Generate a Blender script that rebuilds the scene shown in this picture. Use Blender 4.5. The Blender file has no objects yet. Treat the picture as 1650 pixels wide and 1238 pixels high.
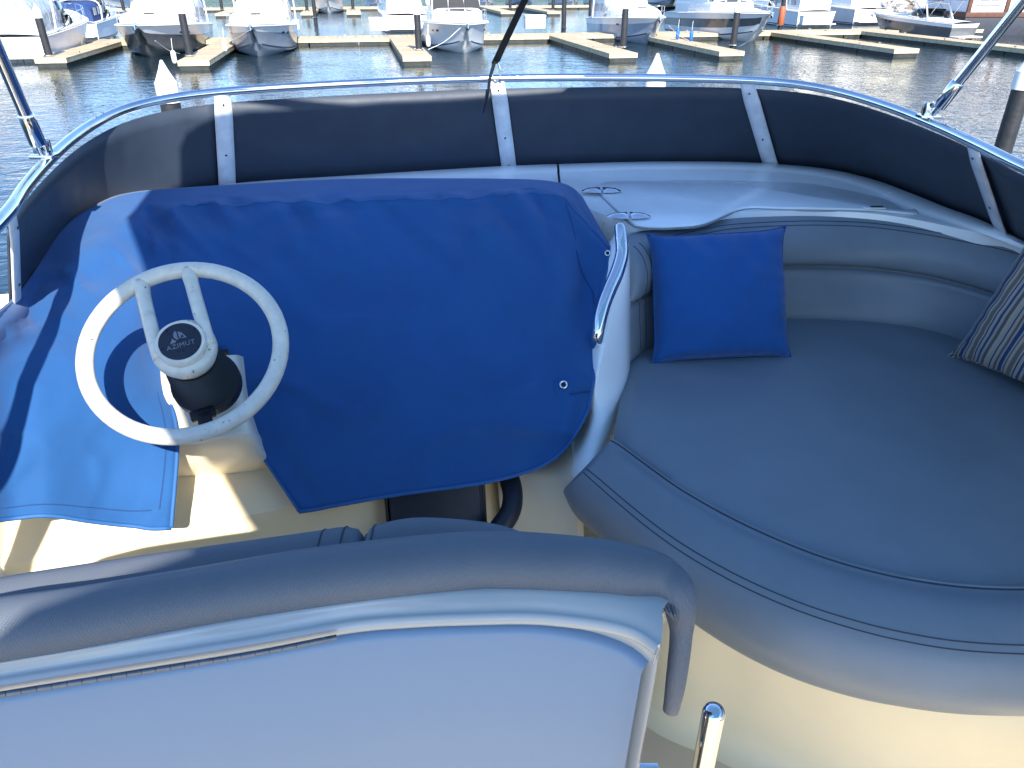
import bpy, bmesh, math, random
import numpy as np
from mathutils import Vector, Matrix
from mathutils import noise as mnoise

SC = bpy.context.scene
COL = SC.collection
R = math.radians
rng = random.Random(7)

# ------------------------------------------------------------------ camera
PITCH = R(28.8)
CAM = Vector((0.0, 0.0, 1.55))          # eye height over the cockpit datum
FPX = 1200.0                            # focal length of the photograph in its own pixels
cd = bpy.data.cameras.new("camera")
cd.sensor_width = 36.0
cd.lens = 36.0 * FPX / 1650.0
cd.clip_start = 0.05
cd.clip_end = 3000.0
cam = bpy.data.objects.new("camera", cd)
cam.location = CAM
cam.rotation_euler = (math.pi / 2 - PITCH, 0, 0)
COL.objects.link(cam)
SC.camera = cam

# ------------------------------------------------------------------ sky and sun
LDIR = Vector((-0.23, 0.79, -0.62)).normalized()      # the way sunlight travels
SUN = -LDIR
world = bpy.data.worlds.new("World")
SC.world = world
world.use_nodes = True
wn = world.node_tree
sky = wn.nodes.new("ShaderNodeTexSky")
sky.sky_type = 'NISHITA'
sky.sun_disc = False
sky.sun_elevation = math.asin(SUN.z)
sky.sun_rotation = math.atan2(SUN.x, SUN.y)
sky.air_density = 1.0
sky.dust_density = 0.2
sky.ozone_density = 4.0
wbal = wn.nodes.new('ShaderNodeMix'); wbal.data_type = 'RGBA'; wbal.blend_type = 'MULTIPLY'      # the whole sky, a touch cooler
wbal.inputs[0].default_value = 1.0
wbal.inputs[7].default_value = (.90, .98, 1.10, 1)
wn.links.new(sky.outputs[0], wbal.inputs[6])
wn.links.new(wbal.outputs[2], wn.nodes["Background"].inputs[0])
wn.nodes["Background"].inputs[1].default_value = 0.15
sd = bpy.data.lights.new("sun", 'SUN')
sd.energy = 4.7
sd.angle = R(0.53)
sd.color = (1.0, 0.94, 0.84)
sun = bpy.data.objects.new("sun", sd)
sun.rotation_euler = LDIR.to_track_quat('-Z', 'Y').to_euler()
sun.location = (-8, -20, 18)
COL.objects.link(sun)
SC.view_settings.view_transform = 'Standard'
SC.view_settings.look = 'None'
SC.view_settings.gamma = 1.0
SC.view_settings.use_curve_mapping = False
SC.view_settings.exposure = 1.22

# ------------------------------------------------------------------ geometry helpers
CT, ST = math.cos(PITCH), math.sin(PITCH)
def ray(px, py):
    dx, dy = (px - 825.0) / FPX, (619.0 - py) / FPX
    return Vector((dx, CT + dy * ST, -ST + dy * CT))
def at_z(px, py, z):                     # where a sight line meets a level plane
    r = ray(px, py)
    return CAM + r * ((z - CAM.z) / r.z)
def at_d(px, py, d):                     # a point at a given depth
    return CAM + ray(px, py) * d
def at_y(px, py, y):
    r = ray(px, py)
    return CAM + r * (y / r.y)

def cr(pts, n, closed=False):
    """Catmull-Rom (centripetal-ish, uniform) through pts -> n points, by arc length"""
    P = np.array([tuple(p) for p in pts], float)
    if len(P) == 2:
        return np.array([P[0] + (P[1] - P[0]) * t for t in np.linspace(0, 1, n)])
    if closed:
        Q = np.vstack([P[-1], P, P[0], P[1]])
        segs = len(P)
    else:
        Q = np.vstack([2 * P[0] - P[1], P, 2 * P[-1] - P[-2]])
        segs = len(P) - 1
    out = []
    for i in range(segs):
        p0, p1, p2, p3 = Q[i:i + 4]
        for t in np.linspace(0, 1, 24, endpoint=False):
            out.append(0.5 * (2 * p1 + (p2 - p0) * t + (2 * p0 - 5 * p1 + 4 * p2 - p3) * t * t + (3 * p1 - p0 - 3 * p2 + p3) * t ** 3))
    out.append(Q[segs + 1] if not closed else Q[1])
    out = np.array(out)
    L = np.concatenate([[0], np.cumsum(np.linalg.norm(np.diff(out, axis=0), axis=1))])
    tt = np.linspace(0, L[-1], n, endpoint=not closed)
    return np.stack([np.interp(tt, L, out[:, k]) for k in range(P.shape[1])], 1)

def cr_u(pts, m):
    """Catmull-Rom, m samples per segment (parameter kept uniform)"""
    P = np.array(pts, float)
    Q = np.concatenate([[2 * P[0] - P[1]], P, [2 * P[-1] - P[-2]]])
    out = []
    for i in range(len(P) - 1):
        p0, p1, p2, p3 = Q[i:i + 4]
        for t in np.linspace(0, 1, m, endpoint=False):
            out.append(0.5 * (2 * p1 + (p2 - p0) * t + (2 * p0 - 5 * p1 + 4 * p2 - p3) * t * t + (3 * p1 - p0 - 3 * p2 + p3) * t ** 3))
    out.append(P[-1])
    return np.array(out)

class MB:
    """collects geometry of ONE mesh"""
    def __init__(s): s.V, s.F = [], []
    def add(s, V, F):
        o = len(s.V)
        s.V += [tuple(v) for v in V]
        s.F += [tuple(i + o for i in f) for f in F]
        return s
    def grid(s, G, closed_u=False, closed_v=False, flip=False):
        G = np.asarray(G, float)
        nu, nv = G.shape[:2]
        F = []
        for i in range(nu if closed_u else nu - 1):
            for j in range(nv if closed_v else nv - 1):
                a, b = i * nv + j, i * nv + (j + 1) % nv
                c, d = ((i + 1) % nu) * nv + (j + 1) % nv, ((i + 1) % nu) * nv + j
                F.append((a, d, c, b) if flip else (a, b, c, d))
        return s.add(G.reshape(-1, 3), F)
    def tube(s, pts, r, k=10, closed=False, caps=True, flat=None):
        P = [Vector(p) for p in pts]
        n = len(P)
        rr = r if hasattr(r, '__len__') else [r] * n
        up = None
        rings = []
        for i in range(n):
            if closed: t = P[(i + 1) % n] - P[i - 1]
            else: t = P[min(i + 1, n - 1)] - P[max(i - 1, 0)]
            t = t.normalized()
            if up is None:
                up = Vector((0, 0, 1)) if abs(t.z) < .9 else Vector((1, 0, 0))
            up = (up - t * up.dot(t)).normalized()
            w = t.cross(up)
            ring = []
            for q in range(k):
                a = 2 * math.pi * q / k
                ca, sa = math.cos(a), math.sin(a)
                if flat: sa *= flat
                ring.append(P[i] + (w * ca + up * sa) * rr[i])
            rings.append(ring)
        V = [v for ring in rings for v in ring]
        F = []
        for i in range(n if closed else n - 1):
            for q in range(k):
                F.append((i * k + q, i * k + (q + 1) % k, ((i + 1) % n) * k + (q + 1) % k, ((i + 1) % n) * k + q))
        if caps and not closed:
            F.append(tuple(range(k))[::-1])
            F.append(tuple((n - 1) * k + q for q in range(k)))
        return s.add(V, F)
    def lathe(s, prof, k=20, M=None):
        """prof: (r,z) pairs round z"""
        V, F = [], []
        for (r, z) in prof:
            for q in range(k):
                a = 2 * math.pi * q / k
                V.append(Vector((r * math.cos(a), r * math.sin(a), z)))
        for i in range(len(prof) - 1):
            for q in range(k):
                F.append((i * k + q, i * k + (q + 1) % k, (i + 1) * k + (q + 1) % k, (i + 1) * k + q))
        F.append(tuple(range(k))[::-1])
        F.append(tuple((len(prof) - 1) * k + q for q in range(k)))
        if M is not None: V = [M @ v for v in V]
        return s.add(V, F)
    def box(s, c, size, M=None, bev=0.0):
        bm = bmesh.new()
        bmesh.ops.create_cube(bm, size=1.0)
        for v in bm.verts: v.co = Vector((v.co.x * size[0], v.co.y * size[1], v.co.z * size[2]))
        if bev > 0:
            bmesh.ops.bevel(bm, geom=list(bm.edges), offset=bev, segments=2, profile=.6, affect='EDGES')
        V = [v.co + Vector(c) for v in bm.verts]
        if M is not None: V = [M @ v for v in V]
        bm.verts.index_update()
        F = [[v.index for v in f.verts] for f in bm.faces]
        bm.free()
        return s.add(V, F)
    def poly(s, pts, h, bev=0.0, up=Vector((0, 0, 1)), seg=2):
        """polygon extruded downwards by h, its upper rim bevelled"""
        bm = bmesh.new()
        vs = [bm.verts.new(p) for p in pts]
        f = bm.faces.new(vs)
        f.normal_update()
        if f.normal.dot(up) < 0: f.normal_flip()
        r = bmesh.ops.extrude_face_region(bm, geom=[f])
        nv = [g for g in r['geom'] if isinstance(g, bmesh.types.BMVert)]
        # r is the moved copy: it becomes the underside
        for v in nv: v.co -= up * h
        bm.normal_update()
        if bev > 0:
            top = [e for e in bm.edges if all((v not in nv) for v in e.verts)]
            bmesh.ops.bevel(bm, geom=top, offset=bev, segments=seg, profile=.5, affect='EDGES')
        bmesh.ops.recalc_face_normals(bm, faces=list(bm.faces))
        bm.verts.index_update()
        V = [v.co.copy() for v in bm.verts]
        F = [[v.index for v in f2.verts] for f2 in bm.faces]
        bm.free()
        return s.add(V, F)

WM = {}      # world matrix of every thing
def thing(name, label, cat, loc=(0, 0, 0), rotz=0.0, group=None):
    o = bpy.data.objects.new(name, None)
    COL.objects.link(o)
    o.location = loc
    o.rotation_euler = (0, 0, rotz)
    o.empty_display_size = .1
    o['label'] = label
    o['category'] = cat
    if group: o['group'] = group
    WM[o] = Matrix.Translation(Vector(loc)) @ Matrix.Rotation(rotz, 4, 'Z')
    return o
def part(name, mb, mat, parent=None, smooth=35, local=False, label=None, fix=False):
    me = bpy.data.meshes.new(name)
    V = mb.V
    if parent is not None and not local:
        inv = WM[parent].inverted()
        V = [inv @ Vector(v) for v in V]
    me.from_pydata([tuple(v) for v in V], [], mb.F)
    if fix:
        bm = bmesh.new(); bm.from_mesh(me)
        bmesh.ops.remove_doubles(bm, verts=list(bm.verts), dist=1e-5)
        bmesh.ops.recalc_face_normals(bm, faces=list(bm.faces))
        bm.to_mesh(me); bm.free()
    me.materials.append(mat)
    if smooth:
        me.polygons.foreach_set('use_smooth', [True] * len(me.polygons))
        if smooth < 180: me.set_sharp_from_angle(angle=R(smooth))
    me.update()
    o = bpy.data.objects.new(name, me)
    COL.objects.link(o)
    if parent is not None:
        o.parent = parent
        WM[o] = WM[parent]
    else:
        WM[o] = Matrix.Identity(4)
    if label: o['label'] = label
    return o
def tag(o, label=None, cat=None, group=None, kind=None):
    if label: o['label'] = label
    if cat: o['category'] = cat
    if group: o['group'] = group
    if kind: o['kind'] = kind
    return o
def solid(o, t, off=-1.0):
    m = o.modifiers.new('thick', 'SOLIDIFY'); m.thickness = t; m.offset = off
    return o
def subd(o, n=1):
    m = o.modifiers.new('sub', 'SUBSURF'); m.levels = n; m.render_levels = n
    return o

# ------------------------------------------------------------------ materials
def mat(name, col, rough=.5, metal=0.0, spec=.5, noise=None, bump=None, coat=0.0, sheen=0.0, alpha=None, trans=0.0, ior=1.45):
    """noise=(scale, amount, detail): tone variation; bump=list of (kind, scale, strength, distance)"""
    m = bpy.data.materials.new(name)
    m.use_nodes = True
    nt = m.node_tree
    N, Lk = nt.nodes, nt.links
    b = N["Principled BSDF"]
    b.inputs["Base Color"].default_value = (*col, 1)
    b.inputs["Roughness"].default_value = rough
    b.inputs["Metallic"].default_value = metal
    b.inputs["Specular IOR Level"].default_value = spec
    b.inputs["IOR"].default_value = ior
    b.inputs["Coat Weight"].default_value = coat
    b.inputs["Coat Roughness"].default_value = .05
    b.inputs["Sheen Weight"].default_value = sheen
    b.inputs["Transmission Weight"].default_value = trans
    tc = N.new("ShaderNodeTexCoord")
    if noise:
        nz = N.new("ShaderNodeTexNoise")
        nz.inputs["Scale"].default_value = noise[0]
        nz.inputs["Detail"].default_value = noise[2] if len(noise) > 2 else 5
        nz.inputs["Roughness"].default_value = .6
        Lk.new(tc.outputs["Object"], nz.inputs["Vector"])
        mp = N.new("ShaderNodeMapRange")
        mp.inputs[1].default_value = .3; mp.inputs[2].default_value = .7
        mp.inputs[3].default_value = 1 - noise[1]; mp.inputs[4].default_value = 1 + noise[1]
        Lk.new(nz.outputs[0], mp.inputs[0])
        mx = N.new("ShaderNodeMix"); mx.data_type = 'RGBA'; mx.blend_type = 'MULTIPLY'
        mx.inputs[0].default_value = 1.0
        mx.inputs[6].default_value = (*col, 1)
        Lk.new(mp.outputs[0], mx.inputs[7])
        Lk.new(mx.outputs[2], b.inputs["Base Color"])
        rr = N.new("ShaderNodeMapRange")
        rr.inputs[1].default_value = .3; rr.inputs[2].default_value = .7
        rr.inputs[3].default_value = max(0.02, rough - .06); rr.inputs[4].default_value = rough + .06
        Lk.new(nz.outputs[0], rr.inputs[0])
        Lk.new(rr.outputs[0], b.inputs["Roughness"])
    if bump:
        last = None
        for (kind, sc, st, dist) in bump:
            if kind == 'noise':
                t = N.new("ShaderNodeTexNoise"); t.inputs["Scale"].default_value = sc; t.inputs["Detail"].default_value = 3
                Lk.new(tc.outputs["Object"], t.inputs["Vector"]); out = t.outputs[0]
            elif kind == 'voro':
                t = N.new("ShaderNodeTexVoronoi"); t.inputs["Scale"].default_value = sc
                Lk.new(tc.outputs["Object"], t.inputs["Vector"]); out = t.outputs[0]
            else:   # weave: product of two crossing waves
                a = N.new("ShaderNodeTexWave"); a.bands_direction = 'X'; a.inputs["Scale"].default_value = sc
                c = N.new("ShaderNodeTexWave"); c.bands_direction = 'Y'; c.inputs["Scale"].default_value = sc
                if kind == 'weave_diag':
                    mpg = N.new("ShaderNodeMapping"); mpg.inputs["Rotation"].default_value = (0.5, .3, .785)
                    Lk.new(tc.outputs["Object"], mpg.inputs[0])
                    Lk.new(mpg.outputs[0], a.inputs["Vector"]); Lk.new(mpg.outputs[0], c.inputs["Vector"])
                else:
                    mpg = N.new("ShaderNodeMapping"); mpg.inputs["Rotation"].default_value = (0.35, .2, .1)
                    Lk.new(tc.outputs["Object"], mpg.inputs[0])
                    Lk.new(mpg.outputs[0], a.inputs["Vector"]); Lk.new(mpg.outputs[0], c.inputs["Vector"])
                t = N.new("ShaderNodeMath"); t.operation = 'MULTIPLY'
                Lk.new(a.outputs["Fac"], t.inputs[0]); Lk.new(c.outputs["Fac"], t.inputs[1]); out = t.outputs[0]
            bp = N.new("ShaderNodeBump")
            bp.inputs["Strength"].default_value = st
            bp.inputs["Distance"].default_value = dist
            Lk.new(out, bp.inputs["Height"])
            if last is not None: Lk.new(last, bp.inputs["Normal"])
            last = bp.outputs[0]
        Lk.new(last, b.inputs["Normal"])
    return m

M = {}
M['gel'] = mat('white_gelcoat', (.83, .84, .83), .22, noise=(6, .05), coat=.3, bump=[('noise', 9, .04, .01)])
M['gel_cream'] = mat('cream_gelcoat', (.84, .70, .45), .38, noise=(4, .05))
M['cream_pale'] = mat('pale_cream_moulding', (.75, .68, .53), .36, noise=(5, .06))
M['sole'] = mat('nonskid_sole', (.74, .60, .41), .6, noise=(5, .06), bump=[('weave', 160, .5, .002)])
M['shell'] = mat('seat_shell_gelcoat', (.38, .39, .385), .2, noise=(5, .04), coat=.4)
M['lid'] = mat('lid_sky_tint', (.185, .26, .36), .30)  # the sky's blue reflection is put into the lid's base colour
M['canvas'] = mat('blue_canvas', (.014, .080, .235), .78, spec=.25, noise=(5, .10), sheen=.15, bump=[('weave', 420, .25, .0008), ('noise', 7, .25, .02)])
M['thread'] = mat('blue_thread', (.012, .045, .15), .8)
M['canvas_edge'] = mat('blue_binding', (.020, .10, .28), .7, noise=(40, .08))
M['pillow_blue'] = mat('blue_cushion_cloth', (.010, .078, .26), .8, spec=.2, noise=(8, .08), sheen=.2, bump=[('weave', 480, .25, .0008), ('noise', 14, .2, .012)])
M['vinyl'] = mat('grey_vinyl', (.175, .205, .235), .43, spec=.5, noise=(7, .07), bump=[('noise', 260, .12, .002), ('noise', 6, .12, .02)])
M['vinyl_tex'] = mat('grey_textured_vinyl', (.105, .12, .145), .5, spec=.5, noise=(8, .06), bump=[('weave_diag', 150, .35, .0018)])
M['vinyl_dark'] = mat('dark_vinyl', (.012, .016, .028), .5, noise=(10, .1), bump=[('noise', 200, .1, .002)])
M['stitch'] = mat('dark_stitching', (.035, .04, .055), .7, noise=(300, .3))
M['piping'] = mat('grey_piping', (.2, .21, .23), .45, noise=(60, .1))
M['screen'] = mat('dark_screen_cloth', (.030, .042, .064), .5, spec=.35, noise=(12, .12), bump=[('noise', 60, .08, .003)])
M['strip'] = mat('clear_strip', (.60, .62, .66), .35, noise=(25, .14), bump=[('noise', 40, .08, .004)])
M['steel'] = mat('stainless_steel', (.72, .72, .72), .12, metal=1.0, noise=(14, .08))
M['chrome'] = mat('polished_steel', (.80, .80, .80), .05, metal=1.0, noise=(30, .04))
M['wheel'] = mat('wheel_plastic', (.66, .61, .51), .32, noise=(45, .10), coat=.15)
# scuffs and pits on the wheel rim
nt = M['wheel'].node_tree; b_ = nt.nodes['Principled BSDF']
tc_ = nt.nodes.new('ShaderNodeTexCoord'); nz_ = nt.nodes.new('ShaderNodeTexNoise'); nz_.inputs['Scale'].default_value = 95; nz_.inputs['Detail'].default_value = 2
nt.links.new(tc_.outputs['Object'], nz_.inputs['Vector'])
mr_ = nt.nodes.new('ShaderNodeMapRange'); mr_.inputs[1].default_value = .70; mr_.inputs[2].default_value = .74
nt.links.new(nz_.outputs[0], mr_.inputs[0])
mx_ = nt.nodes.new('ShaderNodeMix'); mx_.data_type = 'RGBA'; mx_.inputs[7].default_value = (.16, .14, .11, 1)
nt.links.new(b_.inputs['Base Color'].links[0].from_socket, mx_.inputs[6]); nt.links.new(mr_.outputs[0], mx_.inputs[0]); nt.links.new(mx_.outputs[2], b_.inputs['Base Color'])
M['rubber'] = mat('black_rubber', (.012, .012, .014), .45, noise=(40, .2))
M['badge'] = mat('badge_plastic', (.014, .018, .03), .32, noise=(60, .15))
M['badge_mark'] = mat('badge_mark', (.16, .18, .2), .3, noise=(90, .2))
M['webbing'] = mat('black_webbing', (.012, .012, .014), .75, bump=[('weave', 500, .5, .001)])
M['hinge'] = mat('dull_hinge_steel', (.17, .18, .20), .5, metal=1.0, noise=(60, .2))
# sunshade cloth: the same blue canvas, letting a little daylight through
mc = mat('sunshade_canvas', (.016, .088, .25), .8, spec=.2)
nt = mc.node_tree; tr_ = nt.nodes.new('ShaderNodeBsdfTranslucent'); tr_.inputs[0].default_value = (.10, .24, .38, 1)
ms_ = nt.nodes.new('ShaderNodeMixShader'); ms_.inputs[0].default_value = .5
nt.links.new(nt.nodes['Principled BSDF'].outputs[0], ms_.inputs[1]); nt.links.new(tr_.outputs[0], ms_.inputs[2]); nt.links.new(ms_.outputs[0], nt.nodes['Material Output'].inputs[0])
M['sunshade'] = mc
M['gap'] = mat('dark_gap', (.01, .012, .015), .8)
# ================================================================== OUR YACHT'S FLYBRIDGE
YAW = R(11)
D = Vector((-math.sin(YAW), math.cos(YAW), 0))       # towards our bow
S = Vector((math.cos(YAW), math.sin(YAW), 0))        # towards starboard
WATER = -2.6
DOCK = WATER + .45

yacht = thing('motor_yacht', 'white motor yacht whose open flybridge helm and lounge fill the view', 'motor yacht', (0, 0, 0))

# ---- screen rail
def zrail(y): 
    t = min(1, max(0, (y - 1.3) / 1.4)); return 1.18 + .07 * t * t * (3 - 2 * t)
def at_rail(px, py):
    y = 2.0
    for _ in range(30):
        p = at_z(px, py, zrail(y)); y = p.y
    return p
rail_px = [(7, 349), (34, 304), (68, 265), (102, 233), (136, 206), (170, 186), (204, 172), (254, 160), (305, 152.5), (373, 146),
           (420, 143), (558, 135), (684, 129), (778, 126), (920, 124), (1035, 124.5), (1138, 126.5), (1216, 129), (1280, 133.5),
           (1315, 139), (1379, 153), (1444, 174), (1508, 201), (1573, 231), (1650, 270)]
rail_p = [at_rail(*p) for p in rail_px]
def smooth_pts(P, it=3):
    P = [Vector(p) for p in P]
    for _ in range(it):
        P = [P[0]] + [(P[i - 1] + P[i] * 2 + P[i + 1]) / 4 for i in range(1, len(P) - 1)] + [P[-1]]
    return P
rail_p = smooth_pts(rail_p, 2)
e0 = (Vector((rail_p[0].x, rail_p[0].y, 0)) - Vector((rail_p[2].x, rail_p[2].y, 0))).normalized()
vd = (rail_p[0] - rail_p[4]).normalized()
pre = [rail_p[0] + Vector((dx_, -.32 * k, -.012 * k)) for k, dx_ in ((4, .12), (3, .145), (2, .13), (1, .08))]
post = [rail_p[-1] + Vector((.01 + .012 * k, -.33 * k, -.02 * k)) for k in (1, 2, 3, 4, 5)]
rail_full = pre + rail_p + post
rail_c = cr(rail_full, 170)
part('screen_rail', MB().tube(rail_c, .0125, 12), M['steel'], yacht, 60)
# arc-length lookup along the rail by picture column (used to hang posts on it)
def rail_near(p):
    i = int(np.argmin(np.linalg.norm(rail_c[:, :2] - np.array([p.x, p.y]), axis=1)))
    return i

# ---- lower edge of the screen on the coaming
ZC = .95
bot_px = [(10, 492), (362, 296), (595, 285), (747, 273), (810, 270), (898, 267), (1061, 262), (1216, 262), (1347, 273), (1412, 291),
          (1476, 315), (1541, 342), (1605, 367), (1648, 380)]
bp = {p: at_z(p[0], p[1], ZC) for p in bot_px}
def port_out(k):        # under the port rail, a little outboard
    p = Vector(rail_p[k]); p.z = ZC
    q = (Vector(rail_p[min(k + 1, 24)]) - Vector(rail_p[max(k - 1, 0)])); q.z = 0
    n = Vector((-q.y, q.x, 0)).normalized()
    return p + n * .07
bot = [Vector((p.x - .09, p.y, ZC)) for p in pre] + [port_out(0) + Vector((-.02, 0, 0)), port_out(2), port_out(4), port_out(6), port_out(8), bp[(362, 296)]] + [bp[p] for p in bot_px[2:]]
bot += [Vector((p.x + .09, p.y, ZC)) for p in post]
bot_c = cr(smooth_pts(bot, 1), 170)
# pair every rail sample with the lower edge at the same share of the run between matched stations
match = [(-1, 0)]
def nearest(c, p): return int(np.argmin(np.linalg.norm(c[:, :2] - np.array([p.x, p.y]), axis=1)))
pairs_px = [((12, 345), (-4, 510)), ((352, 148), (363, 296)), ((800, 125), (821, 270)), ((1196, 128), (1236, 262)), ((1578, 235), (1652, 381))]
st_r = [nearest(rail_c, at_rail(*a)) for a, b in pairs_px]
st_b = [nearest(bot_c, at_z(b[0], b[1], ZC)) for a, b in pairs_px]
st_r = [0] + st_r + [169]; st_b = [0] + st_b + [169]
def run(c, i0, i1, n):
    t = np.linspace(i0, i1, n)
    return np.stack([np.interp(t, np.arange(len(c)), c[:, k]) for k in range(3)], 1)
from mathutils.bvhtree import BVHTree
screen_v, screen_f = [], []
for k in range(1, len(st_r) - 1):      # the screen stops at the aftmost port plate
    n = 26
    a = run(rail_c, st_r[k], st_r[k + 1], n).copy(); b = run(bot_c, st_b[k], st_b[k + 1], n)
    gap = .034
    a2 = a + (b - a) / np.linalg.norm(b - a, axis=1)[:, None] * gap
    G = np.stack([a2 + (b - a2) * t for t in np.linspace(0, 1, 7)], 1)
    o_ = len(screen_v); g_ = MB().grid(G); screen_v += g_.V; screen_f += [tuple(i + o_ for i in f) for f in g_.F]
    o = part('screen_panel', MB().grid(G), M['screen'], yacht, 60)
    solid(o, .004, 0)
SCREEN = BVHTree.FromPolygons([Vector(v) for v in screen_v], screen_f)
def on_screen(px, py):
    h = SCREEN.ray_cast(CAM, ray(px, py).normalized())
    return h[0] if h[0] is not None else at_d(px, py, 2.4)
# ---- clear retaining strips at the panel joints
cen = Vector((.1, 1.2, 0))
for k in range(1, len(st_r) - 1):
    a = Vector(rail_c[st_r[k]]); b = Vector(bot_c[st_b[k]])
    tg = Vector(rail_c[min(169, st_r[k] + 3)] - rail_c[st_r[k] - 3]).normalized()
    n = (b - a).cross(tg).normalized()
    if n.dot(cen - a) < 0: n = -n
    wid = .0265
    a0 = a + n * .007 + Vector((0, 0, .004)); b0 = b + n * .006 + Vector((0, 0, -.012))
    G = []
    for t in np.linspace(0, 1, 6):
        c = a0.lerp(b0, t) + n * (.004 if 0 < t < 1 else 0)
        w = wid * (.8 if t == 0 else 1)
        G.append([c - tg * w, c - tg * w * .3 + n * .001, c + tg * w * .3 + n * .001, c + tg * w])
    o = part('strap_plate', MB().grid(G), M['strip'], yacht, 40)
    solid(o, .004, 0)
    for t in (.12, .62, .93):
        c = a0.lerp(b0, t) + n * .0085
        q = n.to_track_quat('Z', 'Y').to_matrix().to_4x4()
        part('screw', MB().lathe([(.0035, 0), (.003, .0015), (.0005, .002)], 8, Matrix.Translation(c) @ q), M['rubber'], o, 60)
# rivets on the rail
for px, py in ((143, 197), (152, 192), (1374, 148), (1388, 152), (1487, 210), (1501, 216)):
    p = at_rail(px, py); q = Vector(rail_c[rail_near(p)])
    part('rivet', MB().lathe([(.004, .011), (.004, .0145), (.001, .016)], 8, Matrix.Translation(q)), M['steel'], yacht, 60)

# ---- white deck moulding: outer lip -> raised band -> hatch floor, split by a joint amidships
inner_px_r = [(900, 330), (940, 352), (985, 372), (1000, 378), (1040, 400), (1150, 372), (1265, 358), (1400, 361), (1500, 376), (1640, 402)]
def deck_section(o, i):
    o = Vector(o); i = Vector(i)
    i = i - (i - o).normalized() * .035
    v = i - o; L = v.length; v.normalize()
    prof = [(-.07, -.10), (-.065, -.02), (-.05, -.006), (.0, -.002), (.012, .006), (.03, .012), (.09, .009), (.105, .004), (.115, 0)]
    pts = [o + v * a + Vector((0, 0, b)) for a, b in prof]
    pts += [o.lerp(i, t) + Vector((0, 0, -.001 * t)) for t in (max(.5, .13 / L), 1.0)]
    pts[-1] = i - v * .012 + Vector((0, 0, -.004)); pts.append(i + Vector((0, 0, -.03))); pts.append(i + Vector((0, 0, -.14)))
    return pts
def xcut(c): return c
i_split = nearest(bot_c, at_z(901, 267, ZC))
ZI = .93                                  # the moulding runs in under the backrest's top edge
ins_r = [at_z(x, y, ZI) for x, y in ((905, 330), (950, 355), (1000, 374), (1060, 378), (1130, 364), (1180, 357), (1265, 352.5), (1330, 352), (1400, 355), (1480, 365), (1560, 379), (1640, 396))]
for p in ins_r: p.z = ZC
ins_r += [ins_r[-1] + Vector((.02, -.35 * k, 0)) for k in (1, 2, 3)]
def along(o):
    return o
nR = 169 - i_split
insR = cr(ins_r, nR)
GR = [deck_section(Vector(bot_c[i_split + k]) + (S * .003 if k == 0 else Vector()), insR[k]) for k in range(nR)]
part('deck_moulding', MB().grid(GR, flip=True), M['gel'], yacht, 50)
insL = cr([Vector(bot_c[0]) + Vector((.02, 0, 0)), Vector(bot_c[20]) + Vector((.02, 0, 0)), Vector(bot_c[40]) + Vector((.03, 0, 0)), Vector((-.98, 1.75, ZC)), Vector((-.80, 2.12, ZC)), Vector((-.5, 2.2, ZC)), at_z(905, 330, ZC)], i_split)
GL = [deck_section(bot_c[k], insL[k]) for k in range(0, i_split)]
GL.append([Vector(v) - S * .0055 for v in GR[0]])
part('deck_moulding', MB().grid(GL, flip=True), M['gel'], yacht, 50)

jt = [Vector(v) + Vector((0, 0, -.004)) - S * .0005 for v in GR[0][3:-2]]
part('joint_dark_strip', MB().tube(jt, .0055, 6), M['rubber'], yacht, 60)  # dark strip added under the open joint, painting the gap's shade
# ---- hatch lid with two hinges and a flush latch
hatch_px = [(966, 309), (960, 303), (967, 295), (988, 291.5), (1061, 290.5), (1138, 290), (1200, 291), (1280, 294), (1315, 297), (1376, 308), (1428, 321),
            (1460, 338), (1478, 352), (1480, 362), (1400, 355), (1265, 352), (1200, 352), (1135, 358), (1090, 363), (1060, 364), (1034, 362), (1016, 355)]
hp = []
for x, y in hatch_px:
    if y >= 345 and x > 1150:
        p = at_z(x, y, ZI); p.z = ZC + .004; p += Vector((.0, .03, 0))
    else: p = at_z(x, y, ZC + .004)
    hp.append(p)
hc = cr(hp, 110, closed=True)
hatch = part('hatch_lid', MB().poly([Vector(v) for v in hc], .012, .006, seg=3), M['gel'], yacht, 40)
gm = MB().tube([Vector(v) + Vector((0, 0, -.0075)) for v in cr([p + (Vector((p.x, p.y, 0)) - Vector((.75, 2.25, 0))).normalized() * .004 for p in hp], 110, closed=True)], .003, 6, closed=True)
part('hatch_seal', gm, mat('grey_seal', (.3, .32, .34), .6), hatch, 60)
for (px, py) in ((969, 308), (1013, 349)):
    c = at_z(px, py, ZC + .008)
    hg = MB()
    for sgn in (-1, 1):
        # each leaf of the hinge is half a lens, split by the pin
        ring = []
        for k in range(9):
            a = -math.pi / 2 + math.pi * k / 8
            ring.append((.058 * math.cos(a) ** .8 if math.cos(a) > 1e-6 else 0, .026 * math.sin(a)))
        V = [c + Vector((sgn * (x + .004), y, .001)) for x, y in ring] + [c + Vector((sgn * (x * .72 + .004), y * .7, .008)) for x, y in ring] + [c + Vector((sgn * .012, 0, .0115))]
        F = [(k, k + 1, 10 + k, 9 + k) for k in range(8)] + [(9 + k, 10 + k, 18) for k in range(8)] + [(17, 9, 18), (8, 0, 9, 17)]
        hg.add(V, F)
    part('hinge', hg, M['chrome'], hatch, 30, fix=True)
c = at_z(1409, 334.5, ZC + .0085)
lt = part('latch_plate', MB().box(c, (.058, .024, .004), None, .0015), M['gel'], hatch, 30)
part('latch_pull', MB().box(c + Vector((.006, 0, .0022)), (.036, .012, .002)), M['rubber'], lt, 0)

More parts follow.
